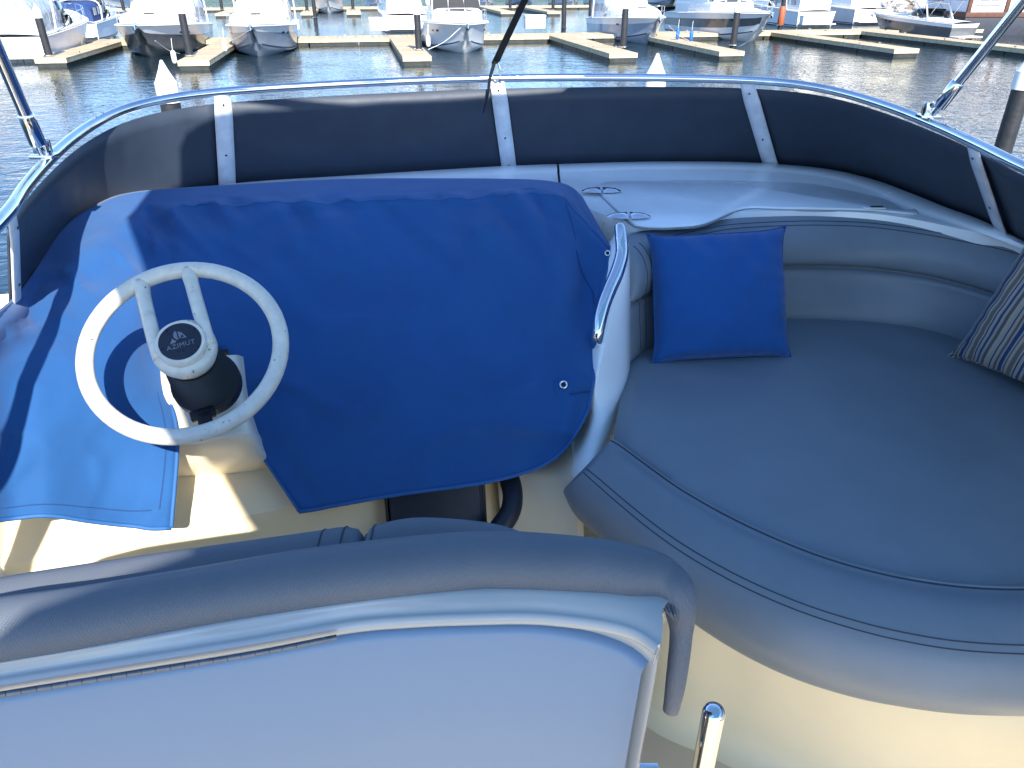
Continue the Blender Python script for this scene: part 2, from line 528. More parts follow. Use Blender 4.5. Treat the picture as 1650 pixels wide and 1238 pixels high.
# ---- console body under the cover, cream front wall, pedestal, starboard wing
def wall_y(x): return 1.26 + .36 * (x + .6)
G = []
for x in np.linspace(-1.25, .12, 12):
    y = wall_y(x)
    G.append([(x, y - .05, .10), (x, y - .012, .16), (x, y + .0, .30), (x, y + .01, .52), (x, y + .14, .60), (x, y + .50, .92)])
part('console_front', MB().grid(G, flip=True), M['gel_cream'], yacht, 50)
# port liner of the cockpit, curving into the console front
G = []
for t in np.linspace(0, 1, 30):
    y = 1.30 - 4.3 * t
    x = -1.22 - .05 * t + .12 * math.exp(-((t) / .04) ** 2)
    G.append([(x + .10, y, .10), (x + .06, y, .2), (x + .02, y, .45), (x, y, .62), (x - .04, y, .80), (x - .06, y, .94)])
part('side_liner', MB().grid(G), M['gel_cream'], yacht, 60)
def net(rows, mu, mv):
    """control net of (px,py,depth) -> dense grid of points"""
    A = np.array(rows, float)
    B = np.array([cr_u(r, mv) for r in A])
    Cn = np.stack([cr_u(B[:, j], mu) for j in range(B.shape[1])], 1)
    out = np.zeros_like(Cn)
    for i in range(Cn.shape[0]):
        for j in range(Cn.shape[1]):
            out[i, j] = at_d(*Cn[i, j])
    return out
# pedestal carrying the wheel column: one smooth moulding running back into the console
ped = [[(250, 575, 1.66), (262, 580, 1.585), (300, 578, 1.59), (345, 575, 1.60), (378, 572, 1.61), (392, 575, 1.69)],
       [(252, 640, 1.62), (264, 645, 1.535), (305, 645, 1.54), (352, 640, 1.55), (388, 636, 1.56), (400, 640, 1.65)],
       [(254, 695, 1.59), (266, 698, 1.50), (308, 697, 1.505), (358, 692, 1.515), (400, 688, 1.53), (414, 690, 1.63)],
       [(254, 712, 1.59), (266, 714, 1.50), (308, 713, 1.503), (362, 707, 1.512), (405, 702, 1.53), (420, 704, 1.63)],
       [(254, 732, 1.62), (267, 735, 1.535), (310, 735, 1.54), (364, 730, 1.55), (414, 722, 1.56), (428, 722, 1.66)],
       [(254, 752, 1.67), (268, 757, 1.585), (312, 757, 1.59), (366, 752, 1.60), (424, 744, 1.615), (440, 744, 1.70)],
       [(254, 772, 1.76), (270, 778, 1.70), (316, 778, 1.70), (370, 774, 1.71), (432, 766, 1.73), (446, 764, 1.80)]]
part('wheel_pedestal', MB().grid(net(ped, 8, 6)), M['cream_pale'], yacht, 50)
wing = [[(984, 386, 2.0), (994, 374, 1.93), (1002, 370, 1.89), (1009, 384, 1.89), (1016, 400, 1.99)],
        [(950, 430, 1.93), (982, 418, 1.875), (1000, 416, 1.865), (1013, 424, 1.88), (1020, 440, 2.0)],
        [(930, 540, 1.88), (962, 534, 1.79), (985, 520, 1.79), (1011, 520, 1.86), (1018, 530, 2.0)],
        [(922, 620, 1.83), (955, 610, 1.745), (972, 590, 1.75), (1009, 600, 1.84), (1015, 610, 1.98)],
        [(905, 690, 1.86), (938, 690, 1.77), (960, 670, 1.735), (992, 680, 1.77), (1000, 690, 1.92)],
        [(885, 735, 1.85), (908, 742, 1.74), (938, 738, 1.675), (966, 735, 1.69), (978, 742, 1.85)],
        [(892, 772, 1.84), (912, 768, 1.72), (924, 770, 1.645), (934, 772, 1.625), (944, 778, 1.78)]]
G = net(wing, 8, 6)
part('console_wing', MB().grid(G, flip=False), M['gel'], yacht, 50)
# cream lower wall between console and lounge
G = []
for (px, py, dd) in ((800, 760, 1.76), (850, 765, 1.745), (905, 768, 1.70), (926, 772, 1.655), (936, 775, 1.69)):
    p = at_d(px, py, dd)
    G.append([p + Vector((.0, .14, .03)), p + Vector((0, .04, .012)), p, p + Vector((.01, -.02, -.12)), p + Vector((.02, -.05, -.30)), p + Vector((.03, -.08, -.55))])
part('console_side', MB().grid(G), M['cream_pale'], yacht, 60)

# ---- chrome grab handle on the wing
gh = [at_d(998, 372, 1.875), at_d(999, 367, 1.85), at_d(1001, 385, 1.835), at_d(1002, 410, 1.825), at_d(994, 440, 1.80), at_d(981, 470, 1.775), at_d(972, 495, 1.755), at_d(966, 520, 1.745), at_d(962, 545, 1.75), at_d(961, 556, 1.78)]
part('grab_handle', MB().tube(cr(gh, 40), [.0135 + .004 * math.sin(math.pi * t) for t in np.linspace(0, 1, 40)], 14), M['chrome'], yacht, 80)

# ---- sole, lounge base
G = [[(-1.3, y, .098), (-.4, y, .1), (.4, y, .1), (1.4, y, .098)] for y in (-3.2, -2.0, -1.0, 0, .6, 1.6)]
part('cockpit_sole', MB().grid(G, flip=True), M['sole'], yacht, 0)
base_px = [(930, 905), (985, 1040), (1058, 1144), (1165, 1196), (1250, 1234), (1400, 1290), (1600, 1330), (1850, 1340)]
bl = cr([at_z(x, y, .1) for x, y in base_px], 60)
G = []
for p in bl:
    p = Vector(p); o = Vector((p.x - 1.25, p.y - 1.9, 0)).normalized()
    G.append([p + o * .05, p + o * .032 + Vector((0, 0, .006)), p + o * .012 + Vector((0, 0, .03)), p + Vector((0, 0, .07)), p + Vector((0, 0, .22)) - o * .0, p + Vector((0, 0, .38)) + o * .0, p - o * .05 + Vector((0, 0, .42))])
part('lounge_base', MB().grid(G, flip=True), M['gel_cream'], yacht, 60)
# starboard liner behind the lounge
G = []
for k in range(nR):
    p = Vector(insR[k]); 
    if k < 12: continue
    o = (p - Vector((.75, 1.35, p.z))).normalized() * .14
    G.append([p + o + Vector((0, 0, -.02)), p + o + Vector((0, 0, -.2)), p + o + Vector((0, 0, -.5))])
part('lounge_liner', MB().grid(G), M['gel_cream'], yacht, 60)

# ---- hull and foredeck below (only glimpsed from elsewhere)
def hull_half(s):
    return 1.95 * (1 - max(0, (s - .5) / .5) ** 2.3)
G, Gd = [], []
for s in np.linspace(0, 1, 24):
    b = hull_half(s); c = Vector((0.1, -3.5, 0)) + D * (s * 11.5)
    zd = -1.25 + .35 * s
    row = []
    for u, zz in ((-.02, -3.1), (-.75, -2.55), (-.9, -2.0), (-1.0, zd), (-.97, zd + .05), (-.6, zd + .06), (0, zd + .12), (.6, zd + .06), (.97, zd + .05), (1.0, zd), (.9, -2.0), (.75, -2.55), (.02, -3.1)):
        row.append(c + S * (u * b) + Vector((0, 0, zz)))
    G.append(row)
part('hull', MB().grid(G, flip=True), M['gel'], yacht, 40)
# outer skirt of the flybridge down to the deck below
G = []
for k in range(0, 170, 2):
    p = Vector(bot_c[k]); o = (p - Vector((.1, .6, ZC))); o.z = 0; o.normalize()
    G.append([p + o * .075 + Vector((0, 0, -.03)), p + o * .11 + Vector((0, 0, -.3)), p + o * .02 + Vector((0, 0, -.9)), p + o * .25 + Vector((0, 0, -2.1))])
part('superstructure', MB().grid(G), M['gel'], yacht, 60)

# ------------------------------------------------------------------ steering wheel (part of the yacht, with sub-parts)
e = R(52)
WN = (Vector((0, 0, 1)) * math.sin(e) - D * math.cos(e) * 1.0).normalized()     # towards the helmsman
WC = at_d(298, 563, 1.34)
WU = (Vector((0, 0, 1)) - WN * WN.z).normalized()
WR = WU.cross(WN).normalized()
rot = R(14)
WU, WR = WU * math.cos(rot) - WR * math.sin(rot), WR * math.cos(rot) + WU * math.sin(rot)
WM4 = Matrix((( WR.x, WU.x, WN.x, WC.x), (WR.y, WU.y, WN.y, WC.y), (WR.z, WU.z, WN.z, WC.z), (0, 0, 0, 1)))
def wl(x, y, z): return WM4 @ Vector((x, y, z))
RW = .167
rim = MB().tube([wl(RW * math.cos(a), RW * math.sin(a), 0) for a in np.linspace(0, 2 * math.pi, 72, endpoint=False)], .0148, 16, closed=True)
wheel = part('steering_wheel', rim, M['wheel'], yacht, 180)
for sx in (-1, 1):
    x = sx * .043
    yt = math.sqrt(RW * RW - x * x) - .002
    pts = [wl(x * .98, -.012, .012), wl(x, .03, .014), wl(x, .09, .010), wl(x, yt - .02, .002), wl(x, yt, 0)]
    part('spoke', MB().tube(cr(pts, 20), [.0125] * 16 + [.013, .0138, .0148, .0152], 12), M['wheel'], wheel, 180)
TH = Matrix.Translation((0, 0, 0))
hub = part('hub', MB().lathe([(.040, -.035), (.050, -.022), (.0555, -.006), (.056, .008), (.052, .014), (.0445, .017), (.0435, .027), (.0415, .031), (.036, .031)], 40, WM4), M['wheel'], wheel, 40)
badge = part('badge', MB().lathe([(.0365, .028), (.0362, .0318), (.034, .0322), (.0005, .0322)], 40, WM4), M['badge'], wheel, 40)
# raised emblem: two sail-like leaves and a small triangle over the lettering
em = MB()
def plate(pts, z=.0322, h=.0008):
    V = [wl(x, y, z) for x, y in pts] + [wl(x * .97, y, z + h) for x, y in pts]
    n = len(pts)
    em.add(V, [tuple(range(n, 2 * n))] + [(i, (i + 1) % n, n + (i + 1) % n, n + i) for i in range(n)])
k = .001
plate([(x * k, y * k) for x, y in ((-4, 4), (-8, 10), (-8, 16), (-4, 22), (-1.5, 19), (-2, 10), (-1, 4))])
plate([(x * k, y * k) for x, y in ((1, 5), (0.5, 12), (1, 20), (5, 17), (6, 12), (3, 6))])
plate([(x * k, y * k) for x, y in ((6, 17), (13, 4), (4, 4.5), (5.5, 6.2), (9.5, 6), (5, 14.5))])
plate([(x * k, y * k) for x, y in ((-17, -1), (-11, 9), (-9, 4.5), (-5, 2), (-9, -1))])
ring = MB()
part('emblem', em, M['badge_mark'], wheel, 0)
fc = bpy.data.curves.new('lettering', 'FONT')
fc.body = "AZIMUT"; fc.size = .0125; fc.align_x = 'CENTER'; fc.extrude = .0004; fc.space_character = 1.08
fo = bpy.data.objects.new('lettering_tmp', fc); COL.objects.link(fo)
bpy.context.view_layer.update()
me = bpy.data.meshes.new_from_object(fo.evaluated_get(bpy.context.evaluated_depsgraph_get()))
tm = MB().add([wl(v.co.x, v.co.y - .012, .0326 + v.co.z) for v in me.vertices], [tuple(p.vertices) for p in me.polygons])
bpy.data.objects.remove(fo)
part('lettering', tm, M['badge_mark'], wheel, 0)
# bellows boot and its clamp
prof = []
for i in range(13):
    z = -.030 - i * .0085
    r0 = .046 + .011 * (i / 12)
    prof += [(r0 + .004, z), (r0 - .004, z - .0042)]
prof += [(.064, -.140), (.066, -.144), (.066, -.166), (.060, -.170)]
part('column_boot', MB().lathe(prof, 36, WM4), M['rubber'], wheel, 25)
lv = MB()
base = wl(-.020, -.073, -.140)
RM = Matrix((( WR.x, WU.x, WN.x, base.x), (WR.y, WU.y, WN.y, base.y), (WR.z, WU.z, WN.z, base.z), (0, 0, 0, 1)))
lv.box((0, .004, .002), (.046, .022, .016), RM, .004)
lv.box((0.002, -.014, .010), (.026, .030, .016), RM, .004)
lv.box((0.002, -.026, .014), (.020, .014, .012), RM, .003)
part('tilt_lever', lv, M['rubber'], wheel, 30)

# ------------------------------------------------------------------ helm seat back: shell, lid, hinge
E_px = [(-140, 1131), (0, 1106), (200, 1074), (400, 1042), (560, 1014), (660, 1005), (760, 1001), (860, 1000), (952, 1009), (1008, 1020), (1040, 1033), (1066, 1052)]
N_px = [(-140, 1085), (0, 1062), (200, 1028), (400, 990), (560, 966), (660, 954), (760, 945), (860, 944), (960, 950), (1020, 956), (1054, 962), (1071, 974)]
Ep = [at_z(x, y - 20, .918) for x, y in E_px]; Np_ = [at_z(x, y, .93) for x, y in N_px]
Ec = cr(Ep, 70); Nc = cr(Np_, 70)
seat = None
G = []
for i in range(70):
    n_, e_ = Vector(Nc[i]), Vector(Ec[i])
    o = (e_ - n_); o.z = 0
    tg = Vector(Ec[min(69, i + 1)] - Ec[max(0, i - 1)]); tg.z = 0
    o = Vector((tg.y, -tg.x, 0)).normalized()
    n2 = n_ - o * .05
    G.append([n2 + Vector((0, 0, .0)), n_, n_.lerp(e_, .6) + Vector((0, 0, .002)), e_ + Vector((0, 0, -.002)), e_ + o * .006 + Vector((0, 0, -.004)), e_ + o * .010 + Vector((0, 0, -.011)),
              e_ + o * .008 + Vector((0, 0, -.018)), e_ + o * .002 + Vector((0, 0, -.024)), e_ + o * .012 + Vector((0, 0, -.2)), e_ + o * .05 + Vector((0, 0, -.815))])
G = np.array([[tuple(v) for v in r] for r in G])
G = np.array([cr_u(r, 4) for r in G])
lc = G[-1]
G = np.concatenate([G, [lc + np.array([.002, .004, -.012]), lc + np.array([.001, .02, -.06])]], 0)
seat = part('helm_seat_shell', MB().grid(G, flip=True), M['shell'], yacht, 60)
# hinged locker lid, proud of the shell's back
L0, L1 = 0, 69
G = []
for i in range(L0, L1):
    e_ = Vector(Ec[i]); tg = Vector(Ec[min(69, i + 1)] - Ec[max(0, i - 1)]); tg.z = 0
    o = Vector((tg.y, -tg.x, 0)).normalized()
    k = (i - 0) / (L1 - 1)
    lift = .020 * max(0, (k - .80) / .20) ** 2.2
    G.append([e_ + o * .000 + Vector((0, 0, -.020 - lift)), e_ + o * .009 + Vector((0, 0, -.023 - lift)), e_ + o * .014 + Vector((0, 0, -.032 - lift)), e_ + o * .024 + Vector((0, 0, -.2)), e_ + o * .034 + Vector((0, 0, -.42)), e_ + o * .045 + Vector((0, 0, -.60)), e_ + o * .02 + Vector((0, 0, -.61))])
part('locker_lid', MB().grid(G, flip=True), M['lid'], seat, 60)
hp = [at_z(x, y, .915) for x, y in ((-140, 1133), (0, 1110), (200, 1078), (400, 1046), (554, 1016))]
pts = cr([p + Vector((0, -.004, -.004)) for p in hp], 60)
kn = MB()
for i in range(0, 58, 2):
    kn.tube([pts[i], pts[i + 1], pts[i + 1] + (pts[i + 2] - pts[i + 1]) * .93], .003, 8)
part('piano_hinge', kn, M['hinge'], seat, 50)
# seat base in front of the back
part('seat_box', MB().box((-.45, .86, .27), (1.0, .42, .34), None, .03), M['gel_cream'], seat, 40)

# ---- chrome stair rail at the companionway
a = at_d(1151, 1146, 1.0)
sp = [Vector((a.x, a.y, .102)), Vector((a.x, a.y, .4)), a - Vector((0, 0, .004)), a + Vector((0, 0, .003)), a + Vector((0, 0, .006))]
part('stair_rail', MB().tube(sp, [.0155, .0155, .0155, .013, .006], 20), M['chrome'], yacht, 50)
a2 = at_z(1062, 1236, .60)
part('catch', MB().box(a2 + Vector((-.012, .01, -.02)), (.03, .012, .012), None, .003), M['chrome'], seat, 40)

# ================================================================== CUSHIONS
# padded roll over the helm seat back
F_px = [(-140, 995), (0, 965), (140, 946), (320, 916), (480, 887.5), (606, 871), (732, 859), (811, 857), (874, 860.5), (950, 868), (1000, 877), (1043, 888), (1080, 907), (1104, 933), (1116, 976), (1115, 1031), (1107, 1095), (1098, 1135), (1092, 1152)]
N2_px = [(-140, 1088), (0, 1062), (120, 1042), (320, 1004), (480, 978), (638, 957), (764, 945), (811, 944), (858, 945), (920, 948), (975, 951), (1025, 956), (1060, 962), (1076, 974), (1081, 1000), (1079, 1031), (1073, 1088), (1070, 1125), (1068, 1142)]
zs = [.935] * 11 + [.935, .93, .925, .905, .875, .83, .795, .775]
dy_ = [15] * 10 + [13, 10, 6, 3] + [0] * 5            # the padding swells above its own edge
Fp = [at_z(x, y + q, z) for (x, y), z, q in zip(F_px, zs, dy_)]
Np = [at_z(x, y, z) for (x, y), z in zip(N2_px, zs)]
Fc = cr_u([tuple(p) for p in Fp], 8); Nc2 = cr_u([tuple(p) for p in Np], 8)
G = []
nn = len(Fc)
ctr = Vector((-.3, 1.2, .2))
for i in range(nn):
    f, n_ = Vector(Fc[i]), Vector(Nc2[i])
    tg = Vector(Fc[min(nn - 1, i + 1)] - Fc[max(0, i - 1)]).normalized()
    ax = (n_ - f); w = ax.length; ax.normalize()
    up = tg.cross(ax); up = -up if up.dot((f + n_) / 2 - ctr) < 0 else up
    up.normalize()
    h = min(.036, w * .5)
    if i >= nn - 3: h *= (.97, .85, .55)[i - (nn - 3)]
    row = []
    for k in range(13):
        a = math.pi * (-.18 + 1.36 * k / 12)
        x = .5 - .5 * math.cos(a); z = math.sin(a)
        row.append(f.lerp(n_, x) + up * (h * z))
    row += [f.lerp(n_, .8) - up * h * .7, f.lerp(n_, .2) - up * h * .7]
    G.append(row)
mb = MB().grid(G, closed_v=True)
nv = len(G[0]); mb.F.append(tuple(range(nv))); mb.F.append(tuple((nn - 1) * nv + k for k in range(nv)))
roll = thing('seat_back_roll', 'long grey padded roll capping the white helm seat back', 'cushion', (-.3, .66, .9))
part('padding', mb, M['vinyl_tex'], roll, 60, fix=True)
seam = MB()
for i in range(int(nn * .55), nn - 3): pass
sl = [Vector(G[i][2]) for i in range(int(nn * .50), int(nn * .80))]
seam.tube(sl, .0016, 5)
part('seam', seam, M['stitch'], roll, 0)
tk = MB()
c = Vector(G[int(nn * .715)][11])
for a in range(4):
    tk.tube([c + Vector((-.010 + .005 * a, .003, .006)), c + Vector((-.004 + .004 * a, -.006 - .003 * a, .001)), c + Vector((.004 + .003 * a, -.010, -.006 - .003 * a))], .0013, 5)
part('tuck', tk, M['vinyl_tex'], roll, 60)

# two backrest cushions on the far side of the roll
def back_cushion(edge_px, z, label):
    fe = cr([at_z(x, y, z) for x, y in edge_px], 40)
    G = []
    for i, p in enumerate(fe):
        p = Vector(p)
        endk = min(i, 39 - i)
        d_ = .012 * max(0, 1 - endk / 3) ** 2
        G.append([p + Vector((0, -.085, -.36)), p + Vector((0, -.085, -.03 - d_)), p + Vector((0, -.075, -.012 - d_)), p + Vector((0, -.05, -.001 - d_)), p + Vector((0, -.022, .004 - d_)), p + Vector((0, -.004, -.002 - d_)), p + Vector((0, .010, -.018 - d_)),
                  p + Vector((0, .018, -.05)), p + Vector((0, .012, -.15)), p + Vector((0, .02, -.27)), p + Vector((0, .03, -.36))])
    G = np.array([[tuple(v) for v in r] for r in G]); G = np.array([cr_u(r, 3) for r in G])
    mb = MB().grid(G)
    nv = G.shape[1]
    mb.F.append(tuple(range(nv))); mb.F.append(tuple(39 * nv + k for k in range(nv)))
    t = thing('backrest_cushion', label, 'cushion', tuple(Vector(fe[20]) + Vector((0, 0, -.36))), 0, 'helm backrest cushions')
    part('padding', mb, M['vinyl_tex'], t, 60, fix=True)
    for col in ((2, 4) if 'left' in label else (1, 3)):
        i = 39 - col if 'left' in label else col
        part('seam', MB().tube([Vector(v) for v in G[i][8:24]], .0013, 5), M['stitch'], t, 0)
    return t
back_cushion([(-160, 965), (0, 926), (47, 917), (262, 885), (480, 855), (545, 845), (566, 842), (577, 843.5), (585, 850)], .90, 'left helm backrest cushion, long and partly sunlit, behind the padded roll')
back_cushion([(589, 856), (596, 847), (610, 840), (656, 830.5), (701, 829.5), (764, 834.5), (811, 843), (850, 857), (900, 880)], .90, 'short shaded helm backrest cushion with rounded top, right of the long one')

# dark pads stowed below the blue cover
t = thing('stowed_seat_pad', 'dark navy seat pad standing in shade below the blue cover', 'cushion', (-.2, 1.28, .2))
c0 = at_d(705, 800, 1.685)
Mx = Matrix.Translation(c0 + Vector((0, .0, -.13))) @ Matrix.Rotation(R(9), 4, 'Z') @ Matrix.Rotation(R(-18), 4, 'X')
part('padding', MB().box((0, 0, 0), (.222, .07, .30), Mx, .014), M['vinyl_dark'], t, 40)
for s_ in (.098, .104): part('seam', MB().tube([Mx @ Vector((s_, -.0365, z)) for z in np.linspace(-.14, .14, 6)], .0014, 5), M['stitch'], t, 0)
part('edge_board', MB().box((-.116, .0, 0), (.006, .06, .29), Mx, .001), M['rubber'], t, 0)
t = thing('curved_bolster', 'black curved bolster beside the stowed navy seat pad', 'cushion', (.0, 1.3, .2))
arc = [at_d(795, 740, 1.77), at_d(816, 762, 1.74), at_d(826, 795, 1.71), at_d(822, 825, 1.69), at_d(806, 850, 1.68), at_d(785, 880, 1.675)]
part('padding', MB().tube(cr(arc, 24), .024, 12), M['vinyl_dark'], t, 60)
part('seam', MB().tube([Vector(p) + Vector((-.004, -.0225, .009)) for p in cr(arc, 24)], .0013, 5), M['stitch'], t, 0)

# ------------------------------------------------------------------ lounge: seat pad with front bolster
ZS = .66
S_px = [(987, 712), (1005, 722), (1050, 755), (1100, 790), (1170, 830), (1250, 868), (1330, 899), (1410, 922), (1490, 938), (1570, 947), (1650, 949), (1760, 944), (1900, 925)]
D_px = [(938, 766), (958, 785), (1000, 822), (1050, 863), (1110, 905), (1190, 950), (1280, 990), (1370, 1020), (1450, 1040), (1540, 1055), (1650, 1062), (1790, 1062), (1960, 1045)]
B_px = [(931, 812), (941, 836), (985, 877), (1040, 930), (1100, 985), (1180, 1040), (1270, 1085), (1365, 1116), (1450, 1133), (1540, 1144), (1650, 1147), (1800, 1147), (1990, 1130)]
K_px = [(1010, 580), (1040, 560), (1085, 542), (1140, 527), (1200, 517), (1260, 512), (1330, 512.5), (1400, 516), (1480, 526), (1550, 545), (1610, 575), (1660, 615), (1700, 690)]
NS = 96
Sc = cr([at_z(x, y, ZS) for x, y in S_px], NS)
Dc = cr([at_z(x, y, ZS - .022) for x, y in D_px], NS)
Bc = cr([at_z(x, y, .495) for x, y in B_px], NS)
Kc = cr([at_z(x, y, ZS) for x, y in K_px], NS)
lounge = thing('lounge_seat_cushion', 'large rounded grey vinyl lounge seat cushion with front bolster', 'seat cushion', (.8, 1.5, .42))
G = []
for i in range(NS):
    s_, k_ = Vector(Sc[i]), Vector(Kc[i])
    row = []
    for t in np.linspace(0, 1, 22):
        crown = .016 * (1 - (2 * t - 1) ** 4)
        edge = min(i, NS - 1 - i) / 6.0
        dip = -.02 * max(0, 1 - edge) ** 2
        # two or three very soft hollows where people sit
        p = s_.lerp(k_, t)
        hol = .006 * mnoise.noise(Vector((p.x * 2.3, p.y * 2.3, 4.2)))
        row.append(p + Vector((0, 0, crown + dip + hol * min(1, 4 * t * (1 - t) * 2) - (.004 if t == 0 else 0))))
    G.append([k2 for k2 in row] + [k_ + Vector((0, .02, -.18))])
G = [[Vector(r[0]) + Vector((0, 0, -.16))] + r for r in G]
mb = MB().grid(G)
part('seat_top', mb, M['vinyl'], lounge, 70)
G = []
for i in range(NS):
    s_, d_, b_ = Vector(Sc[i]), Vector(Dc[i]), Vector(Bc[i])
    o = (b_ - s_); o.z = 0; o.normalize()
    endk = max(0, 1 - i / 4.0)
    m1 = s_.lerp(d_, .5) + Vector((0, 0, .022 - .010 * endk))
    row = [s_ + Vector((0, .0, -.16)) + o * .01, s_ + o * .002 + Vector((0, 0, -.004)), s_.lerp(d_, .12) + Vector((0, 0, .008)), m1, d_ + Vector((0, 0, .004)), d_.lerp(b_, .35) + o * .034 + Vector((0, 0, -.004)), d_.lerp(b_, .72) + o * .030,
           b_ + o * .006, b_ - o * .03 + Vector((0, 0, -.006)), b_ - o * .12]
    G.append(row)
G = np.array([[tuple(v) for v in r] for r in G]); G = np.array([cr_u(r, 4) for r in G])
mb = MB().grid(G, flip=True); nv = G.shape[1]
mb.F.append(tuple(range(nv)))
part('front_bolster', mb, M['vinyl'], lounge, 70)
part('piping', MB().tube([Vector(v) + Vector((0, 0, .0)) for v in G[:, 7]], .0018, 6), M['stitch'], lounge, 0)
for k_ in (0, .75):
    part('stitching', MB().tube([Vector(v) for v in G[:, 15] * (1 - k_) + G[:, 16] * k_], .0012, 5), M['stitch'], lounge, 0)

# ------------------------------------------------------------------ lounge: curved backrest
Q_px = [(1014, 402), (1040, 388), (1080, 376), (1130, 365), (1180, 357), (1265, 352.5), (1330, 352), (1400, 355), (1480, 365), (1560, 379), (1640, 396), (1720, 425), (1790, 470)]
Qc = cr([at_z(x, y, .93) for x, y in Q_px], NS)
Kb = Kc
bk = thing('lounge_back_cushion', 'curved grey vinyl backrest wrapping round the lounge seat', 'backrest', (.9, 2.1, .6))
G = []
cc = Vector((.75, 1.35, 0))
for i in range(NS):
    k_, q_ = Vector(Kb[i]), Vector(Qc[i])
    o = (k_ - cc); o.z = 0; o.normalize()                     # outward
    f = k_ - o * .012
    tp = Vector((q_.x, q_.y, 0)) 
    H = .335
    def at(t, push): 
        p = k_.lerp(q_, t); return p - o * push
    row = [k_ + o * .03 + Vector((0, 0, -.06)), at(0, .012) + Vector((0, 0, -.02)), at(.06, .022), at(.22, .022), at(.40, .018), at(.49, .018), at(.525, .006), at(.545, .014), at(.60, .034), at(.75, .042), at(.88, .032), at(.965, .012), at(1.0, -.012),
           q_ + o * .05 + Vector((0, 0, .002)), q_ + o * .085 + Vector((0, 0, -.02)), q_ + o * .09 + Vector((0, 0, -.12))]
    G.append(row)
G = np.array([[tuple(v) for v in r] for r in G]); G = np.array([cr_u(r, 4) for r in G])
# rounded free end beside the console
first = G[0].copy(); cen0 = first.mean(axis=0)
tang = (G[0] - G[4]).mean(axis=0); tang /= np.linalg.norm(tang)
caps = []
for a, sc in ((.030, .55), (.026, .80), (.016, .94)):
    caps.append(cen0 + (first - cen0) * sc + tang * a)
G = np.concatenate([np.array(caps), G], 0)
mb = MB().grid(G); nv = G.shape[1]
mb.F.append(tuple(range(nv)))
part('padding', mb, M['vinyl'], bk, 70)
part('piping', MB().tube([Vector(v) for v in G[3:, 25]], .0035, 6), M['piping'], bk, 0)
for col in (43, 45):
    part('stitching', MB().tube([Vector(v) for v in G[9:, col]], .0014, 5), M['stitch'], bk, 0)
for col in (5, 7):
    part('stitching', MB().tube([Vector(v) for v in G[col, 8:48]], .0014, 5), M['stitch'], bk, 0)

# ------------------------------------------------------------------ throw pillows
def pillow(name, label, c4, thick, m, bow=.040, crease=0, seed=0):
    TL, TR, BR, BL = [Vector(p) for p in c4]
    n = (TR - TL).cross(TL - BL).normalized()
    n = n if n.dot(CAM - TL) > 0 else -n
    NU = 34
    def pos(u, v, side):
        # edges bow inwards between the corners
        uu = .5 + (u - .5) * (1 - bow * (1 - (2 * v - 1) ** 6) * 2)
        vv = .5 + (v - .5) * (1 - bow * (1 - (2 * u - 1) ** 6) * 2)
        p = TL.lerp(TR, uu).lerp(BL.lerp(BR, uu), vv)
        b = max(0, (1 - (2 * u - 1) ** 2) * (1 - (2 * v - 1) ** 2)) ** .42
        w = mnoise.noise(Vector((u * 5 + seed, v * 5, side * 3.0))) * .20 + mnoise.noise(Vector((u * 13 + seed, v * 11, side * 3.0))) * .07
        # puckers running out of the seams
        ed = min(u, 1 - u, v, 1 - v)
        pk = math.sin((u if min(v, 1 - v) < min(u, 1 - u) else v) * 46 + seed + 2 * math.sin(u * 9 + v * 7)) * .16 * math.exp(-ed / .08) * min(1, ed / .02)
        sag = -.02 * (1 - v) * b
        dog = .0
        if crease:
            dd = abs((u - .16) + (v - .84)) ; dog = -.22 * math.exp(-((u - .17) ** 2 + (v - .88) ** 2) / .004)
        return p + n * (side * thick * b * (1 + w + pk + dog))
    mb = MB()
    for side in (1, -1):
        mb.grid([[pos(i / (NU - 1), j / (NU - 1), side) for j in range(NU)] for i in range(NU)], flip=side > 0)
    t = thing(name, label, 'pillow', tuple((BL + BR) / 2))
    part('cover', mb, m, t, 180, fix=True)
    W_ = []
    for i in range(40):
        for_ = None
    loop = [pos(i / 30, 0, 0) for i in range(30)] + [pos(1, i / 30, 0) for i in range(30)] + [pos(1 - i / 30, 1, 0) for i in range(30)] + [pos(0, 1 - i / 30, 0) for i in range(30)]
    part('seam', MB().tube(loop, .0028, 6, closed=True), m, t, 180)
    return t
BLp, BRp = at_z(1049, 589, ZS + .012), at_z(1276, 578, ZS + .012)
pillow('throw_pillow', 'plain royal blue square pillow leaning on the grey backrest', (at_d(1041, 376, BLp.dot(Vector((0, CT, -ST))) - CAM.dot(Vector((0, CT, -ST))) + .04), at_d(1267, 363, 1.985), BRp, BLp), .075, M['pillow_blue'], crease=1, seed=3)

